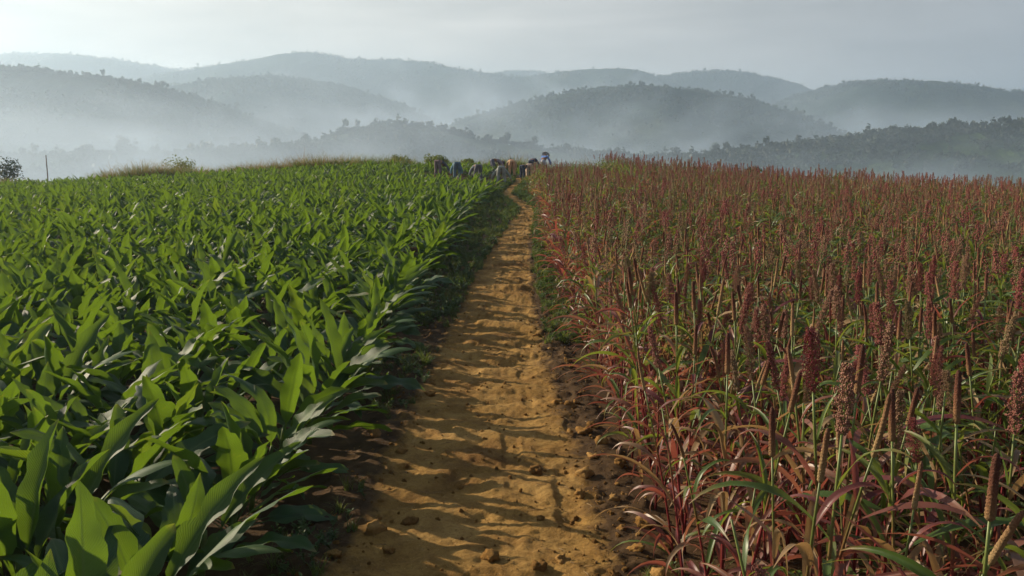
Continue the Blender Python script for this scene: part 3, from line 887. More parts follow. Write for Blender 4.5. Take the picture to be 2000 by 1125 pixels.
STALKS = []
for k in range(6):
    H = rm.uniform(1.18, 1.42); bx, by = rm.uniform(-0.10, 0.10), rm.uniform(-0.10, 0.10)
    f = (lambda H, bx, by: (lambda t: Vector((bx * t * t, by * t * t, H * t))))(H, bx, by)
    hi = M(); tube(hi, [f(t) - Vector((0, 0, 0.02 if t == 0 else 0)) for t in np.linspace(0, 1, 9)], [0.0095 - 0.005 * t + (0.0012 if i % 2 else 0) for i, t in enumerate(np.linspace(0, 1, 9))], 6, 0)
    lo = M(); tube(lo, [f(t) for t in (0, 0.5, 1)], [0.0095, 0.008, 0.0045], 3, 0, False)
    STALKS.append((f, hi, lo, hi.mesh('millet_stalk', MAT['millet_stem'])))

MIL_SPECS = []     # (stalk, head, head_matrix, leaves[(variant, tone, matrix)])
def mil_spec(tone):
    sk = rm.randrange(6); f = STALKS[sk][0]
    hr = rm.random(); head = rm.randrange(6) if hr < 0.32 else (6 + rm.randrange(6) if hr < 0.68 else -1)
    top = f(1.0); d = (f(1.0) - f(0.9)).normalized()
    hm = Matrix.Translation(top - d * 0.01) @ d.to_track_quat('Z', 'Y').to_matrix().to_4x4() @ Matrix.Rotation(rm.uniform(0, 6.28), 4, 'Z')
    lv = []
    n = rm.choice([8, 9, 10])
    az0 = rm.uniform(0, 6.28)
    for i in range(n):
        t = 0.05 + 0.78 * (i + rm.uniform(-0.2, 0.2)) / (n - 1)
        t = min(max(t, 0.04), 0.9)
        az = az0 + (i % 2) * math.pi + rm.gauss(0, 0.5)
        # leaves low on the stalk turn red and dry first
        pr = {'green': 0.12, 'mix': 0.42, 'red': 0.85}[tone] * (1.35 - t)
        x = rm.random()
        mt = 1 if x < pr else (2 if x > 0.80 and t < 0.75 else 0)
        s = rm.uniform(0.8, 1.1) * (0.75 if t > 0.75 else 1.0)
        lv.append((rm.randrange(12), mt, Matrix.Translation(f(t)) @ Euler((rm.gauss(0, 0.1), rm.gauss(0, 0.15), az)).to_matrix().to_4x4() @ Matrix.Scale(s, 4)))
    for i in range(3):      # basal leaves
        t = rm.uniform(0.02, 0.22); az = az0 + rm.uniform(0, 6.28)
        mt = 1 if rm.random() < {'green': 0.2, 'mix': 0.5, 'red': 0.85}[tone] else (2 if rm.random() < 0.3 else 0)
        lv.append((rm.choice([0, 1, 3, 6, 7, 9]), mt, Matrix.Translation(f(t)) @ Euler((rm.gauss(0, 0.1), rm.uniform(0, 0.3), az)).to_matrix().to_4x4() @ Matrix.Scale(rm.uniform(0.7, 0.95), 4)))
    return (sk, head, hm, lv)
for tone, cnt in (('green', 8), ('mix', 14), ('red', 10)):
    for k in range(cnt): MIL_SPECS.append(mil_spec(tone))
GREEN_S, MIX_S, RED_S = range(0, 8), range(8, 22), range(22, 32)

HMATS = [MAT['millet_green'], MAT['millet_red'], MAT['millet_dry'], MAT['millet_stem'], MAT['spike'], MAT['spike_pale'], MAT['panicle']]
def joined_leaves(lv, fam):
    m = M()
    for k, mt, mat in lv: m.join(fam[k], mat, mt)
    return m
def joined_millet(spec):
    sk, head, hm, lv = spec
    m = joined_leaves(lv, mil_lo)
    m.join(STALKS[sk][2], None, 3)
    if head < 0: pass
    elif head < 6: m.join(spike_lo[head], hm, 4 if head % 2 else 5)
    else:
        h = pan_lo[head - 6]; mm = M(); mm.join(h); mm.mi = [6 if q == 0 else 3 for q in h.mi]
        m.join(mm, hm)
    return m.mesh('millet_plant', HMATS)

mil_pts = []
for ri in range(0, 120):
    off = ri * 0.36
    y = 1.5 + rnd.uniform(0, 0.3)
    while y < 56:
        y += 0.215 * rnd.uniform(0.7, 1.3) * (1.0 + 0.012 * y)
        x = float(mil_x(y)) + 0.1 + off + rnd.gauss(0, 0.08)
        yc = float(np.interp(x, [0, 5, 13, 21, 60], [53, 53, 45, 40, 38]))
        if y > yc or y < 2.7: continue
        if x > 0.66 * y + 2.0: continue
        if x < -0.2: continue
        mil_pts.append((x, y, T(x, y) - 0.01, ri))
mil_pts.sort(key=lambda p: p[1] * p[1] + p[0] * p[0])
mseen, mrest = [], []
for p in mil_pts:
    (mseen if len(mseen) < 300 and in_frame(p[0], p[1], p[2], 1.6) else mrest).append(p)

def millet_choice(x, y, ri):
    near_path = ri < 3
    if y > 31 and x < 4 + (y - 31) * 0.25: return rm.choice(GREEN_S)
    a = rm.random()
    if near_path: return rm.choice(RED_S) if a < 0.62 else rm.choice(MIX_S)
    return rm.choice(RED_S) if a < 0.15 else (rm.choice(MIX_S) if a < 0.68 else rm.choice(GREEN_S))

def millet_pose(ri, y):
    s = rm.uniform(0.86, 1.12) * (1.04 if ri < 2 else 1.0)
    lean = -0.05 if ri == 0 else 0.0
    return (rm.gauss(0, 0.11), lean + rm.gauss(0, 0.11), rm.uniform(0, 6.28)), s

mil_leaf_part = {}
mrow_n = {}
for i, (x, y, z, ri) in enumerate(sorted(mseen, key=lambda p: p[1])):
    where = 'the row that edges the path' if ri == 0 else 'the %s row from the path' % ordinal(ri + 1)
    si = millet_choice(x, y, ri); sk, head, hm, lv = MIL_SPECS[si]
    rot, s = millet_pose(ri, y)
    root = bpy.data.objects.new('millet_plant' if head < 6 else 'sorghum_plant', None); C.objects.link(root)
    root.empty_display_size = 0.1
    root.matrix_local = Matrix.Translation((x, y, z)) @ Euler((rot[0], rot[1], 0)).to_matrix().to_4x4() @ Matrix.Rotation(rot[2], 4, 'Z') @ Matrix.Scale(s, 4)
    mrow_n[ri] = mrow_n.get(ri, 0) + 1; nth = ordinal(mrow_n[ri])
    if head < 0:
        lab = '%s stalk from the front in %s, still without seed head' % (nth, where); grp = 'pearl millet plants in the near field'
    elif head < 6:
        lab = '%s stalk from the front in %s, candle-spiked millet' % (nth, where); grp = 'pearl millet plants in the near field'
    else:
        lab = '%s stalk from the front in %s, loose-headed sorghum' % (nth, where); grp = 'sorghum plants in the near field'
    tag(root, lab, 'millet' if head < 6 else 'sorghum', grp)
    o = bpy.data.objects.new('stalk', STALKS[sk][3]); C.objects.link(o); o.parent = root
    if head >= 0:
        o = bpy.data.objects.new('seed_spike' if head < 6 else 'seed_head', HEAD_HI[head]); C.objects.link(o); o.parent = root; o.matrix_local = hm
    if i < 170:
        for k, mt, mat in lv:
            o = bpy.data.objects.new('leaf', mil_leaf_mesh[(mt, k)]); C.objects.link(o); o.parent = root; o.matrix_local = mat
    else:
        if si not in mil_leaf_part: mil_leaf_part[si] = joined_leaves(lv, mil_hi).mesh('millet_leaves', HMATS)
        o = bpy.data.objects.new('foliage', mil_leaf_part[si]); C.objects.link(o); o.parent = root; o['kind'] = 'stuff'

mil_protos = [proto('millet_plant_source', joined_millet(sp)) for sp in MIL_SPECS]
P_, R_, S_, I_ = [], [], [], []
for (x, y, z, ri) in mrest:
    si = millet_choice(x, y, ri); rot, s = millet_pose(ri, y)
    if si < 8 and y > 31 and x < 5: s *= 0.82 if y < 38 else 0.60
    P_.append((x, y, z)); R_.append(rot); S_.append((s, s, s)); I_.append(si)
tag(scatter('millet_crop', P_, R_, S_, I_, mil_protos), 'dense reddish millet and sorghum crop covering the field up to the crest', 'crop')
#print('TURMERIC', len(tur_pts), 'MILLET', len(mil_pts), 'seen depth', seen[-1][:2], mseen[-1][:2])
# ------------------------------------------------------------------ verge grass, weeds, clods
rg = random.Random(9)
def tuft(n, h, spread, w, seed, mat, bend=1.1):
    q = random.Random(seed); m = M()
    for i in range(n):
        b = blade(h * q.uniform(0.5, 1.1), w * q.uniform(0.7, 1.3), 0, R(q.uniform(4, 38)), bend * q.uniform(0.4, 1.4), 0.3, 0, 0.1, q.uniform(-0.8, 0.8), 5, 3, seed * 31 + i)
        az = q.uniform(0, 6.28); rr = spread * math.sqrt(q.random())
        m.join(b, TRS((rr * math.cos(az), rr * math.sin(az), -0.01), (0, 0, q.uniform(0, 6.28))))
    return proto('grass_tuft_source', m.mesh('grass_tuft', mat))

def herb(n, h, seed, mat, lw=0.03):
    q = random.Random(seed); m = M()
    for s in range(4):
        az = q.uniform(0, 6.28); ln = q.uniform(0.3, 0.8)
        tip = Vector((math.cos(az) * ln * h * 0.8, math.sin(az) * ln * h * 0.8, h * q.uniform(0.6, 1.0)))
        tube(m, [(0, 0, 0), tuple(tip * 0.5 + Vector((0, 0, h * 0.12))), tuple(tip)], [0.003, 0.0025, 0.0012], 3, 0, False)
        for i in range(n):
            t = q.uniform(0.2, 1.0); p = tip * t + Vector((0, 0, h * 0.3 * t * (1 - t)))
            b = blade(q.uniform(1.2, 2.2) * lw, lw, 0.004, R(q.uniform(30, 85)), 0.6, 0.2, 0, 0.1, 0, 4, 3, seed * 17 + i)
            m.join(b, TRS(p, (0, 0, q.uniform(0, 6.28))))
    return proto('weed_source', m.mesh('weed', mat))

tufts = [tuft(26, 0.26, 0.06, 0.008, 40 + k, MAT['grass']) for k in range(4)]
herbs = [herb(9, 0.20, 50 + k, MAT['weed']) for k in range(4)]
P_, R_, S_, I_ = [], [], [], []
def put_weed(x, y, s, k, zoff=0.0):
    P_.append((x, y, path_z(x, y) + zoff)); R_.append((rg.gauss(0, 0.1), rg.gauss(0, 0.1), rg.uniform(0, 6.28))); S_.append((s, s, s * rg.uniform(0.8, 1.2))); I_.append(k)
for i in range(8500):
    y = 4.2 + 44 * rg.random() ** 1.1
    hw = float(np.interp(y, PATH_Y, HALF_W)); cx = float(path_x(y)); lx = float(tur_x(y)); rx = float(mil_x(y))
    cover = 0.34 + 0.66 * float(smooth((y - 9) / 12))
    if rg.random() < 0.58:
        a, b = lx - 0.35, cx - hw * 0.92
        if b <= a: continue
        x = a + (b - a) * rg.random() ** 1.15
    else:
        a, b = cx + hw * (0.95 if y < 25 else 0.8), rx + 0.30
        if b <= a: b = a + 0.3
        x = a + (b - a) * rg.random() ** 0.8
    patch = float(vnoise(x * 0.9 + 5, y * 0.6, 91))
    if (patch > 0.30 + 0.5 * cover and y < 15) or rg.random() > cover * 1.1: continue
    s = rg.uniform(0.3, 1.0) * (1.0 if y > 10 else 0.7)
    put_weed(x, y, s, rg.randrange(8))
# grassy middle where the path narrows near the crest
for i in range(700):
    y = rg.uniform(29, 50); hw = float(np.interp(y, PATH_Y, HALF_W)); cx = float(path_x(y))
    x = cx + rg.gauss(0, 1) * hw * 1.3
    if abs(x - cx) < hw * 0.55: continue
    put_weed(x, y, rg.uniform(0.35, 1.0), rg.randrange(8))
tag(scatter('grass', P_, R_, S_, I_, tufts + herbs), 'short grass and weeds growing along both verges of the dirt path', 'grass')

def clod_mesh(seed, rough):
    import bmesh
    bm = bmesh.new(); bmesh.ops.create_icosphere(bm, subdivisions=3, radius=1.0)
    q = random.Random(seed); ox = q.uniform(0, 50)
    for v in bm.verts:
        p = v.co.normalized()
        d = 1 + rough * 0.55 * float(fbm(np.array(p.x * 1.3 + ox + p.z), np.array(p.y * 1.3 - p.z * 0.7), 3, seed)) + rough * 0.30 * float(fbm(np.array(p.x * 4 + ox), np.array(p.y * 4 + p.z * 3), 3, seed + 3))
        v.co = Vector((p.x * d, p.y * d * 0.85, p.z * d * 0.7))
    me = bpy.data.meshes.new('clod'); bm.to_mesh(me); bm.free()
    me.polygons.foreach_set('use_smooth', np.ones(len(me.polygons), dtype=bool))
    me.materials.append(MAT['clod_soil'])
    return me
CLODS = [clod_mesh(600 + k, 1.7) for k in range(8)]
def ground_at(px, py):
    dx, dy, dz = pix_dir(px, py); t = 2.0
    while t < 70:
        x, y, z = dx * t, dy * t, CAM_H + dz * t
        if z < T(x, y): return x, y
        t += 0.03
    return dx * t, dy * t
# clods placed where they lie on the path: image position in the photograph, radius in metres
NAMED_CLODS = [(1046, 925, 0.055, 'pale lumpy clod of dry soil in the middle of the path'),
               (1058, 1018, 0.032, 'small round clod of soil in the middle of the path near the front'),
               (1098, 1098, 0.045, 'pale crumbling clod at the very front of the path'),
               (1052, 1113, 0.05, 'low broken clod cut by the bottom edge of the picture'),
               (960, 1095, 0.05, 'flat rough clod pressed into the front of the path'),
               (762, 1078, 0.04, 'dark round clod in the shade along the turmeric side of the path'),
               (1255, 1035, 0.075, 'biggest orange clod at the front of the millet side verge'),
               (1175, 875, 0.055, 'rounded clod on the millet side lip of the path'),
               (1135, 975, 0.045, 'clod on the millet side, left of a smaller pair'),
               (1172, 988, 0.03, 'middle one of three small clods on the millet side lip'),
               (1200, 985, 0.035, 'right one of three small clods on the millet side lip'),
               (1210, 915, 0.05, 'clod in front of the millet edge beside small weeds'),
               (735, 1040, 0.06, 'crumbling heap of soil on the shaded turmeric side of the path'),
               (800, 1020, 0.05, 'crumbling soil lump lit by sun on the turmeric side'),
               (840, 770, 0.06, 'lumpy clod on the turmeric side of the path, farther back'),
               (785, 885, 0.05, 'dark crumbly clod at the foot of the turmeric row')]
for px, py, r, lab in NAMED_CLODS:
    x, y = ground_at(px, py)
    o = bpy.data.objects.new('soil_clod', rg.choice(CLODS)); C.objects.link(o)
    o.location = (x, y, path_z(x, y) + r * 0.22); o.rotation_euler = (rg.uniform(-.4, .4), rg.uniform(-.4, .4), rg.uniform(0, 6.28)); o.scale = (r, r, r)
    tag(o, lab, 'clod', 'clods of soil on the path')
nR = nL = 0
extra = []
for i in range(56):
    side = 1 if rg.random() < 0.68 else -1
    y = 5.0 + 9 * rg.random() ** 1.4
    hw = float(np.interp(y, PATH_Y, HALF_W)); u = side * (hw * rg.uniform(0.78, 1.35))
    extra.append((y, side, u, (0.012 + 0.058 * rg.random() ** 2.2) * (1.2 if side > 0 else 1)))
extra.sort()
for y, side, u, r in extra:
    x = u + float(path_x(y))
    o = bpy.data.objects.new('soil_clod', rg.choice(CLODS)); C.objects.link(o)
    o.location = (x, y, path_z(x, y) + r * 0.05); o.rotation_euler = (rg.uniform(-.5, .5), rg.uniform(-.5, .5), rg.uniform(0, 6.28)); o.scale = (r * rg.uniform(.8, 1.3), r, r * rg.uniform(.7, 1.1))
    if side > 0: nR += 1
    else: nL += 1
    tag(o, '%s clod from the front in the crumbled soil along the %s side of the path' % (ordinal(nR if side > 0 else nL), 'millet' if side > 0 else 'turmeric'), 'clod', 'clods of soil on the path')
crumbs = [proto('crumb_source', c) for c in CLODS]
P_, R_, S_, I_ = [], [], [], []
for i in range(3200):
    y = 4.5 + 16 * rg.random() ** 1.7
    hw = float(np.interp(y, PATH_Y, HALF_W))
    u = rg.gauss(0, 0.8) * hw if rg.random() < 0.4 else rg.choice((-1, 1, 1)) * hw * rg.uniform(0.65, 1.5)
    x = u + float(path_x(y)); s = 0.003 + 0.017 * rg.random() ** 4
    P_.append((x, y, path_z(x, y) + s * 0.15)); R_.append((rg.uniform(0, 6), rg.uniform(0, 6), rg.uniform(0, 6))); S_.append((s, s, s)); I_.append(rg.randrange(8))
tag(scatter('gravel', P_, R_, S_, I_, crumbs), 'fine crumbs of dry soil strewn over the path and its edges', 'gravel')

# dead straw and stalk litter
straw = []
for k in range(3):
    m = M(); tube(m, [(-0.5, 0, 0.02), (0, 0.06 * (k - 1), 0.05), (0.5, 0.03, 0.02)], [0.018, 0.022, 0.012], 4)
    straw.append(proto('straw_source', m.mesh('straw', MAT['millet_dry'])))
P_, R_, S_, I_ = [], [], [], []
for i in range(420):
    y = 4.8 + 16 * rg.random() ** 1.5; hw = float(np.interp(y, PATH_Y, HALF_W))
    x = float(path_x(y)) + rg.choice((-1, 1, 1)) * hw * rg.uniform(0.4, 1.5); s = rg.uniform(0.04, 0.13)
    P_.append((x, y, path_z(x, y) + 0.002)); R_.append((0, rg.gauss(0, 0.1), rg.uniform(0, 6.28))); S_.append((s, s, s)); I_.append(rg.randrange(3))
tag(scatter('litter', P_, R_, S_, I_, straw), 'bits of dry straw and stalk lying on the dirt path', 'litter')

# tall grass on the crest
tall = [tuft(22, 0.95, 0.16, 0.012, 70 + k, MAT['dry_grass'], 0.7) for k in range(3)] + [tuft(22, 0.8, 0.16, 0.014, 80 + k, MAT['grass'], 0.8) for k in range(3)]
P_, R_, S_, I_ = [], [], [], []
for i in range(2600):
    x = rg.uniform(-40, -9.6)
    if vnoise(x * 0.35, 3.0, 77) < 0.18: continue
    y = float(np.interp(x, [-60, -20, 5], [46.5, 52.5, 53.5])) + rg.uniform(-0.2, 2.6)
    s = rg.uniform(0.55, 1.05) * (0.65 + 0.7 * float(vnoise(x * 0.22, 9.0, 78))) * float(np.interp(x, [-40, -30, -24, -11.5, -10, -9], [0.85, 1.05, 1.4, 1.75, 1.5, 1.0]))
    P_.append((x, y, T(x, y) - 0.02)); R_.append((rg.gauss(0, .1), rg.gauss(0, .1), rg.uniform(0, 6.28))); S_.append((s * 1.15, s * 1.15, s)); I_.append(rg.randrange(3) if rg.random() < 0.42 else 3 + rg.randrange(3))
tag(scatter('dry_grass', P_, R_, S_, I_, tall), 'strip of tall pinkish dry grass along the crest behind the turmeric', 'grass')
P_, R_, S_, I_ = [], [], [], []
for i in range(3000):
    x = rg.uniform(-11, 15)
    y = float(np.interp(x, [-60, 5, 13, 21], [53.5, 53.6, 45.5, 40.5])) + rg.uniform(-0.3, 3.0)
    s = rg.uniform(0.5, 0.95) * (1.75 if x < 1.5 else 1.85) * (0.75 + 0.5 * float(vnoise(x * 0.4, 2.0, 79)))
    P_.append((x, y, T(x, y) - 0.02)); R_.append((rg.gauss(0, .1), rg.gauss(0, .1), rg.uniform(0, 6.28))); S_.append((s, s, s)); I_.append(3 + rg.randrange(3) if rg.random() < 0.85 else rg.randrange(3))
tag(scatter('green_grass', P_, R_, S_, I_, tall), 'fringe of fresh green grass along the crest behind the workers', 'grass')

# ------------------------------------------------------------------ workers
def skin_mesh(name, verts, edges, radii, mat, root=0, sub=2):
    me = bpy.data.meshes.new(name); me.from_pydata([tuple(v) for v in verts], edges, [])
    o = link('person_build', me)
    md = o.modifiers.new('skin', 'SKIN'); md.use_smooth_shade = True; md.branch_smoothing = 0.6
    if not me.skin_vertices: me.attributes  # created with the modifier
    sv = me.skin_vertices[0].data if me.skin_vertices else None
    if sv is None:
        bpy.context.view_layer.objects.active = o
        bpy.ops.mesh.customdata_skin_add(); sv = me.skin_vertices[0].data
    for i, r in enumerate(radii):
        sv[i].radius = (r, r) if not isinstance(r, tuple) else r
        sv[i].use_root = (i == root)
    ms = o.modifiers.new('sub', 'SUBSURF'); ms.levels = sub; ms.render_levels = sub
    return o, mat

def figure(pitch, yaw_arm, spread, reach):
    """joints of a worker stooping to dig; pitch: trunk angle from upright in degrees"""
    p = R(pitch); f = Vector((0, math.sin(p), math.cos(p))); up = Vector((0, math.cos(p), -math.sin(p)))   # along trunk / towards belly
    hip = Vector((0, -0.06, 0.90))
    J = {'pelvis': hip, 'waist': hip + f * 0.18 - up * 0.02, 'chest': hip + f * 0.38 - up * 0.03, 'neckb': hip + f * 0.52, 'neck': hip + f * 0.60 + up * 0.02,
         'head': hip + f * 0.70 + up * 0.05, 'crown': hip + f * 0.80 + up * 0.05, 'nose': hip + f * 0.70 + up * 0.15}
    for s, n in ((-1, 'L'), (1, 'R')):
        J['hip' + n] = hip + Vector((s * 0.09, 0, -0.03))
        J['knee' + n] = Vector((s * (0.10 + spread * 0.5), 0.06, 0.48)); J['ankle' + n] = Vector((s * (0.10 + spread), -0.02, 0.09)); J['toe' + n] = J['ankle' + n] + Vector((s * 0.03, 0.17, -0.05))
        sh = hip + f * 0.48 + Vector((s * 0.17, 0, 0)); J['sh' + n] = sh
        el = sh + Vector((s * (0.05 + yaw_arm), 0.08 + reach * 0.5, -0.24)); J['el' + n] = el
        wr = el + Vector((s * yaw_arm * 0.6, 0.05 + reach, -0.22)); wr.z = max(wr.z, 0.14); J['wr' + n] = wr
        J['palm' + n] = wr + (wr - el).normalized() * 0.07
        for k in range(5):
            b = J['palm' + n] + Vector((s * (-0.03 + 0.015 * k), 0.01 * (k % 2), 0)) if k else J['wr' + n] + Vector((-s * 0.03, 0.02, -0.02))
            J['f%d%s' % (k, n)] = b + (wr - el).normalized() * (0.075 - 0.006 * abs(k - 2)) * (0.6 if k == 0 else 1)
    return J

def build_person(J, px, Y, yaw, s, mats, label, hat, hatcol):
    cols = {k: plain_material('cloth_' + k, [(0, tuple(min(.7, c * 1.7) for c in v)), (1, tuple(min(.7, c * 1.7) for c in v))], 0.9, 8) for k, v in mats.items()}
    names = list(J.keys()); ix = {n: i for i, n in enumerate(names)}
    E = [('pelvis', 'waist'), ('waist', 'chest'), ('chest', 'neckb'), ('neckb', 'neck'), ('neck', 'head'), ('head', 'crown'), ('head', 'nose')]
    for n in 'LR':
        E += [('pelvis', 'hip' + n), ('hip' + n, 'knee' + n), ('knee' + n, 'ankle' + n), ('ankle' + n, 'toe' + n), ('chest', 'sh' + n), ('sh' + n, 'el' + n), ('el' + n, 'wr' + n), ('wr' + n, 'palm' + n), ('wr' + n, 'f0' + n)]
        E += [('palm' + n, 'f%d%s' % (k, n)) for k in range(1, 5)]
    def rad(n):
        for k, r in (('pelvis', .15), ('waist', .13), ('chest', .145), ('neckb', .07), ('neck', .055), ('head', .095), ('crown', .075), ('nose', .018), ('hip', .105), ('knee', .075), ('ankle', .052), ('toe', .04), ('sh', .065), ('el', .052), ('wr', .034), ('palm', .03), ('f', .0095)):
            if n.startswith(k): return r
    body = skin_mesh('person', [J[n] for n in names], [(ix[a], ix[b]) for a, b in E], [rad(n) for n in names], cols['skin'])
    def sub(nm, keys, edges, grow, mat):
        kk = {n: i for i, n in enumerate(keys)}
        return skin_mesh(nm, [J[n] for n in keys], [(kk[a], kk[b]) for a, b in edges], [rad(n) * grow + 0.012 for n in keys], mat)
    tr = sub('trousers', ['pelvis', 'waist', 'hipL', 'kneeL', 'ankleL', 'hipR', 'kneeR', 'ankleR'], [('pelvis', 'waist'), ('pelvis', 'hipL'), ('hipL', 'kneeL'), ('kneeL', 'ankleL'), ('pelvis', 'hipR'), ('hipR', 'kneeR'), ('kneeR', 'ankleR')], 1.13, cols['legs'])
    sh = sub('shirt', ['chest', 'waist', 'neckb', 'shL', 'elL', 'shR', 'elR', 'wrL', 'wrR'], [('chest', 'waist'), ('chest', 'neckb'), ('chest', 'shL'), ('shL', 'elL'), ('chest', 'shR'), ('shR', 'elR'), ('elL', 'wrL'), ('elR', 'wrR')], 1.12, cols['top'])
    hm = M()
    f = (J['crown'] - J['head']).normalized(); base = J['head'] + f * 0.05
    if hat == 'cone':      # wide conical sun hat
        prof = [(0.25, -0.03), (0.245, -0.015), (0.14, 0.06), (0.06, 0.12), (0.012, 0.145)]
    elif hat == 'brim':    # soft hat with a brim
        prof = [(0.20, -0.01), (0.19, 0.005), (0.115, 0.015), (0.105, 0.07), (0.06, 0.115), (0.01, 0.12)]
    else:                  # cloth wrapped round the head, or hair
        prof = [(0.10, -0.07), (0.118, -0.02), (0.112, 0.03), (0.075, 0.08), (0.01, 0.10)]
    seg = 14; V = []
    a = Vector((1, 0, 0)); b = f.cross(a).normalized()
    for r, h in prof:
        for j in range(seg):
            t = 6.2832 * j / seg; V.append(base + f * h + a * (r * math.cos(t)) + b * (r * math.sin(t)))
    F = [(i * seg + j, i * seg + (j + 1) % seg, (i + 1) * seg + (j + 1) % seg, (i + 1) * seg + j) for i in range(len(prof) - 1) for j in range(seg)]
    F.append(tuple((len(prof) - 1) * seg + j for j in range(seg)))
    hm.add([tuple(v) for v in V], F)
    hat_me = hm.mesh('hat', plain_material('cloth_hat', [(0, hatcol), (1, hatcol)], 0.8, 10))
    x = at_depth(px, 340, Y).x
    return dict(parts=[body, tr, sh], hat=(hat_me, 'hat' if hat in ('cone', 'brim') else 'headscarf'), loc=(x, Y, T(x, Y) - 0.02), yaw=R(yaw), s=s, label=label)

SKIN = (0.16, 0.085, 0.05)
W_ = [
    (figure(100, .10, .05, .05), 855, 47.5, -25, 1.0, dict(skin=SKIN, legs=(.10, .07, .075), top=(.05, .055, .07)), 'worker in dark grey stooping outermost in the turmeric, grey brown trousers', 'scarf', (.05, .05, .06)),
    (figure(104, .05, .04, .02), 893, 45.6, 8, 1.02, dict(skin=SKIN, legs=(.055, .085, .11), top=(.07, .14, .17)), 'worker in teal blue clothes stooping second from the outer end of the row', 'scarf', (.10, .10, .10)),
    (figure(102, .03, .08, .12), 934, 44.4, 20, 1.02, dict(skin=SKIN, legs=(.075, .075, .085), top=(.11, .12, .14)), 'worker in charcoal trousers stooping beside the dug soil', 'scarf', (.08, .06, .06)),
    (figure(106, .16, .09, .04), 979, 43.6, 2, 1.05, dict(skin=SKIN, legs=(.16, .165, .15), top=(.17, .185, .17)), 'worker in pale grey nearest the path end, bent double with arms spread', 'scarf', (.06, .05, .05)),
    (figure(98, .05, .05, .10), 962, 50.5, -70, 1.0, dict(skin=SKIN, legs=(.075, .075, .10), top=(.14, .12, .14)), 'worker in mauve grey stooping sideways farthest back in the turmeric', 'scarf', (.07, .05, .05)),
    (figure(88, .06, .05, .05), 1000, 50.0, 5, 1.0, dict(skin=SKIN, legs=(.30, .17, .09), top=(.28, .20, .13)), 'worker in tan trousers and dark brimmed hat stooping behind the path end', 'brim', (.03, .03, .035)),
    (figure(95, .04, .04, .05), 1020, 48.6, -40, 0.85, dict(skin=SKIN, legs=(.02, .025, .04), top=(.02, .03, .05)), 'worker in near black clothes crouched low at the path end', 'scarf', (.3, .3, .32)),
    (figure(80, .05, .05, .05), 1038, 51.5, -20, 1.0, dict(skin=SKIN, legs=(.03, .035, .06), top=(.035, .045, .085)), 'worker in dark navy stooping behind the one in beige', 'scarf', (.03, .03, .05)),
    (figure(112, .05, .04, .05), 1034, 48.8, -10, 0.95, dict(skin=SKIN, legs=(.36, .26, .20), top=(.32, .24, .19)), 'worker in beige trousers bent over at the edge of the millet', 'scarf', (.05, .04, .04)),
    (figure(48, .05, .05, .10), 1061, 52.5, -20, 1.0, dict(skin=SKIN, legs=(.25, .25, .27), top=(.10, .19, .46)), 'worker in bright blue shirt and pale conical hat, half upright by the millet', 'cone', (.62, .60, .55)),
]
built = [build_person(*w) for w in W_]
bpy.context.view_layer.update()
dg = bpy.context.evaluated_depsgraph_get()
for b in built:
    root = None
    for o, mat in b['parts']:
        me = bpy.data.meshes.new_from_object(o.evaluated_get(dg)); me.materials.clear(); me.materials.append(mat)
        me.polygons.foreach_set('use_smooth', np.ones(len(me.polygons), dtype=bool))
        nm = o.data.name.split('.')[0]
        bpy.data.objects.remove(o)
        if root is None:
            root = link('person', me); root.location = b['loc']; root.rotation_euler = (0, 0, b['yaw']); root.scale = (b['s'],) * 3
            tag(root, b['label'], 'person', 'field workers digging at the end of the path')
        else:
            link(nm, me, root)
    link(b['hat'][1], b['hat'][0], root)

# ------------------------------------------------------------------ bushes, trees, post
def crown_mesh(name, seed, w, h, n, leaf, mat, clumps=9, base=0.0, flat=0.75):
    """leaf-sized faces gathered in clumps through the crown's volume"""
    q = random.Random(seed); m = M(); V = []; F = []
    cl = []
    for k in range(clumps):
        a = q.uniform(0, 6.28); rr = w * 0.5 * 0.68 * math.sqrt(q.random()); zz = base + h * q.uniform(0.18, 0.82)
        fall = 1 - 0.75 * abs((zz - base) / h - 0.45)
        cl.append((Vector((rr * math.cos(a) * fall, rr * math.sin(a) * fall, zz)), min(w, h) * q.uniform(0.15, 0.27)))
    for i in range(n):
        c, r = cl[i % clumps]
        d = Vector((q.gauss(0, 1), q.gauss(0, 1), q.gauss(0, 0.8))).normalized()
        p = c + d * r * (0.45 + 0.62 * q.random() ** 0.6)
        nn = (d + Vector((q.gauss(0, .6), q.gauss(0, .6), q.gauss(0, .6)))).normalized()
        a = nn.orthogonal().normalized(); b = nn.cross(a)
        t = q.uniform(0, 6.28); a, b = a * math.cos(t) + b * math.sin(t), b * math.cos(t) - a * math.sin(t)
        l = leaf * q.uniform(0.6, 1.4); o = len(V)
        V += [p - a * l, p + b * l * 0.45, p + a * l, p - b * l * 0.45]; F.append((o, o + 1, o + 2, o + 3))
    m.add([tuple(v) for v in V], F)
    return m, cl

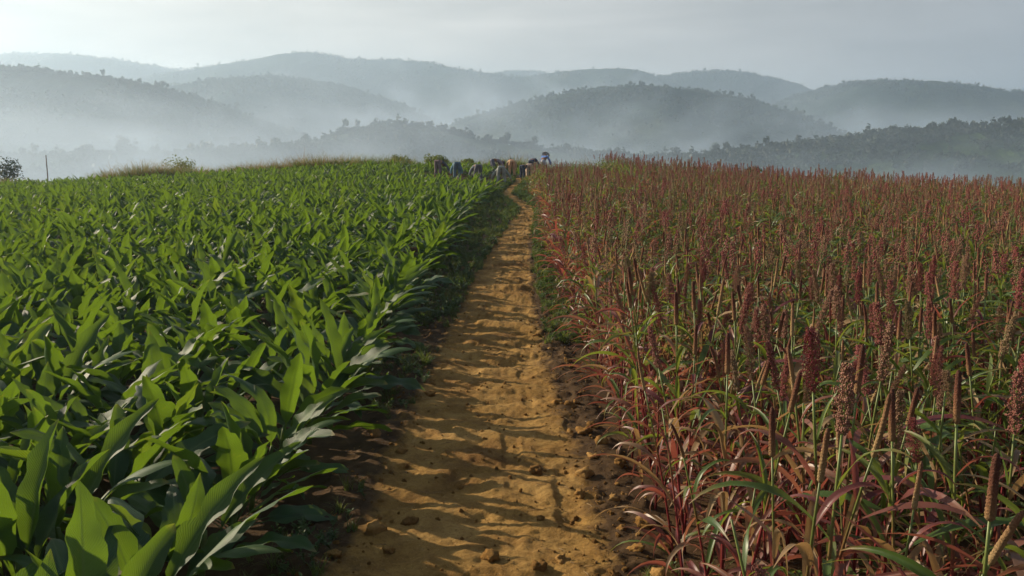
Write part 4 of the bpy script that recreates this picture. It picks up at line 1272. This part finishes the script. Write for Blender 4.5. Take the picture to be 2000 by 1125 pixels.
def make_tree(name, cat, label, group, x, y, z, h, w, seed, mat='tree_leaf', n=900, clumps=11, trunk=0.28, leaf=None):
    root = bpy.data.objects.new(name, None); C.objects.link(root); root.location = (x, y, z)
    tag(root, label, cat, group)
    cm, cl = crown_mesh('crown', seed, w, h * (1 - trunk * 0.75), n, leaf or 0.06 * w, mat, clumps, h * trunk * 0.75)
    link('crown', cm.mesh('crown', MAT[mat], False), root)
    t = M(); q = random.Random(seed)
    top = Vector((q.uniform(-.05, .05) * w, q.uniform(-.05, .05) * w, h * 0.55))
    r0 = max(0.02, 0.022 * h)
    tube(t, [(0, 0, -0.4), tuple(top * 0.35), tuple(top * 0.7), tuple(top)], [r0 * 1.3, r0, r0 * .75, r0 * .4], 7)
    for c, r in cl[:7]:
        s = top * q.uniform(0.45, 0.9)
        tube(t, [tuple(s), tuple((s + c) * 0.5 + Vector((0, 0, 0.03 * h))), tuple(c)], [r0 * .45, r0 * .3, r0 * .1], 5)
    link('trunk', t.mesh('trunk', MAT['bark']), root)
    return root

def near_bush(px, top_py, wpx, Y, label, seed, name='bush', cat='bush', mat='bush_leaf', n=3200):
    p = at_depth(px, top_py, Y); z0 = T(p.x, Y)
    make_tree(name, cat, label, 'bushes along the crest', p.x, Y, z0, max(0.5, p.z - z0), wpx * 1.25 / FPX * Y, seed, mat, n, 24, 0.0, 0.075)
near_bush(10, 302, 62, 56, 'dark rounded bush at the left end of the field crest', 801, mat='tree_leaf', n=1800)
near_bush(345, 296, 62, 60, 'low bush poking up behind the strip of dry grass', 802)
near_bush(852, 299, 52, 55.5, 'broad leafy bush on the crest above the outermost worker', 803)
near_bush(782, 304, 46, 55.5, 'flat low bush on the crest, left of a broader bush', 804)
near_bush(912, 310, 26, 54.5, 'small dark bush on the crest among the workers', 805)
near_bush(1363, 311, 24, 50, 'small dark bush behind the millet, first right of the workers', 806, mat='tree_leaf')
near_bush(1474, 319, 30, 47, 'squat dark bush rising behind the middle of the millet field', 807, mat='tree_leaf')
near_bush(1820, 324, 42, 48, 'round dark bush behind the millet, nearest the reddish bare slope', 808, mat='tree_leaf')
near_bush(1640, 328, 36, 40, 'loose pale weed plant standing above the millet heads', 809, 'weed_plant', 'weed', 'grass', 260)

m = M(); tube(m, [(0, 0, -0.3), (0.015, 0, 1.2), (0.03, 0.01, 2.45)], [0.05, 0.045, 0.038], 8)
pp = at_depth(90, 303, 54); zz = T(pp.x, 54)
m = M(); H = pp.z - zz; tube(m, [(0, 0, -0.3), (0.012, 0, H * .5), (-0.02, 0.01, H)], [0.036, 0.033, 0.028], 8)
o = link('post', m.mesh('post', MAT['post'])); o.location = (pp.x, 54, zz)
tag(o, 'thin weathered wooden post standing alone at the crest in front of the misty valley', 'post')

def crest_point(hname, px, back=0.0):
    for o, X, Y, Z, S in HILLS:
        if o.name == hname:
            j = int(np.argmin(np.abs(S[:, 0] + back)))
            k = min(range(X.shape[1]), key=lambda i: abs(project(X[j, i], Y[j, i], Z[j, i])[0] - px))
            return X[j, k], Y[j, k], Z[j, k]
TREES = [
    ('ridge_left', 245, 258, 36, 'tall pale tree lost in the mist above the turmeric field'),
    ('ridge_left', 172, 278, 46, 'faint low tree in mist, left of the tall pale one'),
    ('ridge_left', 600, 257, 26, 'tree in the mist behind the end of the dry grass strip'),
    ('ridge_left', 662, 272, 30, 'smaller tree in the mist right of the dry grass strip'),
    ('ridge_centre', 762, 230, 20, 'rounded lone tree on the top of the middle ridge'),
    ('ridge_centre', 838, 236, 15, 'small lone tree on the middle ridge, right of the rounded one'),
    ('ridge_centre', 985, 256, 32, 'broad tree in the mist above the stooping workers'),
    ('ridge_centre', 952, 260, 24, 'smaller tree left of the broad one above the workers'),
    ('ridge_centre', 1040, 262, 28, 'tree in the mist above the worker in blue'),
    ('ridge_centre', 1105, 276, 34, 'low spreading tree in mist above the millet corner'),
    ('ridge_centre', 1188, 286, 20, 'slim tree in mist behind the crest grass'),
    ('ridge_right', 1318, 283, 28, 'grey tree at the low end of the wooded ridge'),
    ('ridge_right', 1400, 275, 26, 'upright tree in the haze behind the first dark bush'),
    ('ridge_right', 1468, 292, 30, 'round tree in the haze directly above the squat dark bush'),
    ('ridge_right', 1518, 274, 32, 'broad crowned tree in the haze, middle of the wooded ridge'),
    ('ridge_right', 1560, 268, 18, 'narrow tree beside the broad crowned one on the ridge'),
    ('ridge_right', 1655, 264, 26, 'bushy tree where the wooded ridge begins to climb'),
    ('ridge_right', 1742, 243, 26, 'tall lone tree standing above the skyline of the near ridge'),
    ('ridge_right', 1850, 246, 22, 'small round tree on the near ridge skyline'),
    ('ridge_right', 1936, 242, 18, 'slender tree near the upper end of the ridge skyline'),
    ('ridge_right', 1977, 231, 28, 'broad dark tree at the right end of the ridge skyline'),
    ('hill_left', 135, 135, 20, 'tall tree on the skyline of the misty left hill'),
    ('hill_left', 72, 140, 26, 'low broad tree on the left hill skyline, left of the tall one'),
    ('hill_left', 318, 156, 17, 'lone upright tree on the falling shoulder of the left hill'),
    ('hill_left', 462, 196, 12, 'tiny tree low on the shoulder of the left hill'),
    ('hill_left_mid', 418, 158, 16, 'lone tree at the left end of the middle misty hill'),
    ('hill_right', 1680, 160, 10, 'tiny tree on top of the right hill'),
    ('hill_centre', 1020, 196, 12, 'small tree on the left slope of the rounded middle hill'),
    ('hill_centre', 1440, 193, 14, 'small tree on the right slope of the rounded middle hill'),
    ('hill_left_mid', 712, 181, 10, 'tiny tree on the right slope of the middle misty hill'),
]
for k, (hn, px, tp, wpx, lab) in enumerate(TREES):
    x, y, z = crest_point(hn, px)
    top = at_depth(px, tp, y).z
    h = max(top - z, 2.2); w = wpx / FPX * y
    make_tree('tree', 'tree', lab, 'trees on the misty ridges', x, y, z - 0.15, h, w, 900 + k, 'tree_leaf', 650, 12, 0.22 if h > 1.2 * w else 0.12, 0.055 * w)

# woods on the slopes
wood_protos = []
for k in range(5):
    cm, _ = crown_mesh('wood_tree', 950 + k, 1.0, [0.9, 1.2, 0.8, 1.5, 1.0][k], 46, 0.17, 'tree_leaf', 6, 0.0)
    wood_protos.append(proto('wood_tree_source', cm.mesh('wood_tree', MAT['tree_leaf'], False)))
for hi_, (o, X, Y, Z, S) in enumerate(HILLS):
    D = float(Y.mean()); near_r = D < 520
    npts = 3800 if near_r else 3800
    P_, R_, S_, I_ = [], [], [], []
    nr, nc = X.shape
    tries = 0
    while len(P_) < npts and tries < npts * 5:
        tries += 1
        i = nc * rg.random(); s = -abs(rg.gauss(0, 0.28)) if rg.random() < 0.72 else rg.uniform(-0.04, 0.03)
        j = (s + 1) * (nr * 0.75); j = min(max(int(round(np.argmin(np.abs(S[:, 0] - s)))), 0), nr - 1); i = min(int(i), nc - 1)
        x, y, z = X[j, i], Y[j, i], Z[j, i]
        if abs(x) > 0.72 * y: continue
        cov = float(vnoise(x / (0.05 * D) + hi_, y / (0.05 * D), 95))
        if cov < 0.36 and not (s > -0.03 and rg.random() < 0.5): continue
        dx = (X[0, 1] - X[0, 0]) * rg.uniform(-.5, .5)
        sz = rg.uniform(2.2, 5.2) * (0.75 if near_r else 1.0) * (0.8 + D / 6000.0)
        if rg.random() < 0.06: sz *= 1.7
        P_.append((x + dx, y + rg.uniform(-2, 2), z - 0.15 * sz)); R_.append((0, 0, rg.uniform(0, 6.28))); S_.append((sz, sz, sz * rg.uniform(0.7, 1.3))); I_.append(rg.randrange(5))
    tag(scatter('forest', P_, R_, S_, I_, wood_protos), 'scrubby woodland covering the ' + o.name.replace('_', ' '), 'woodland')
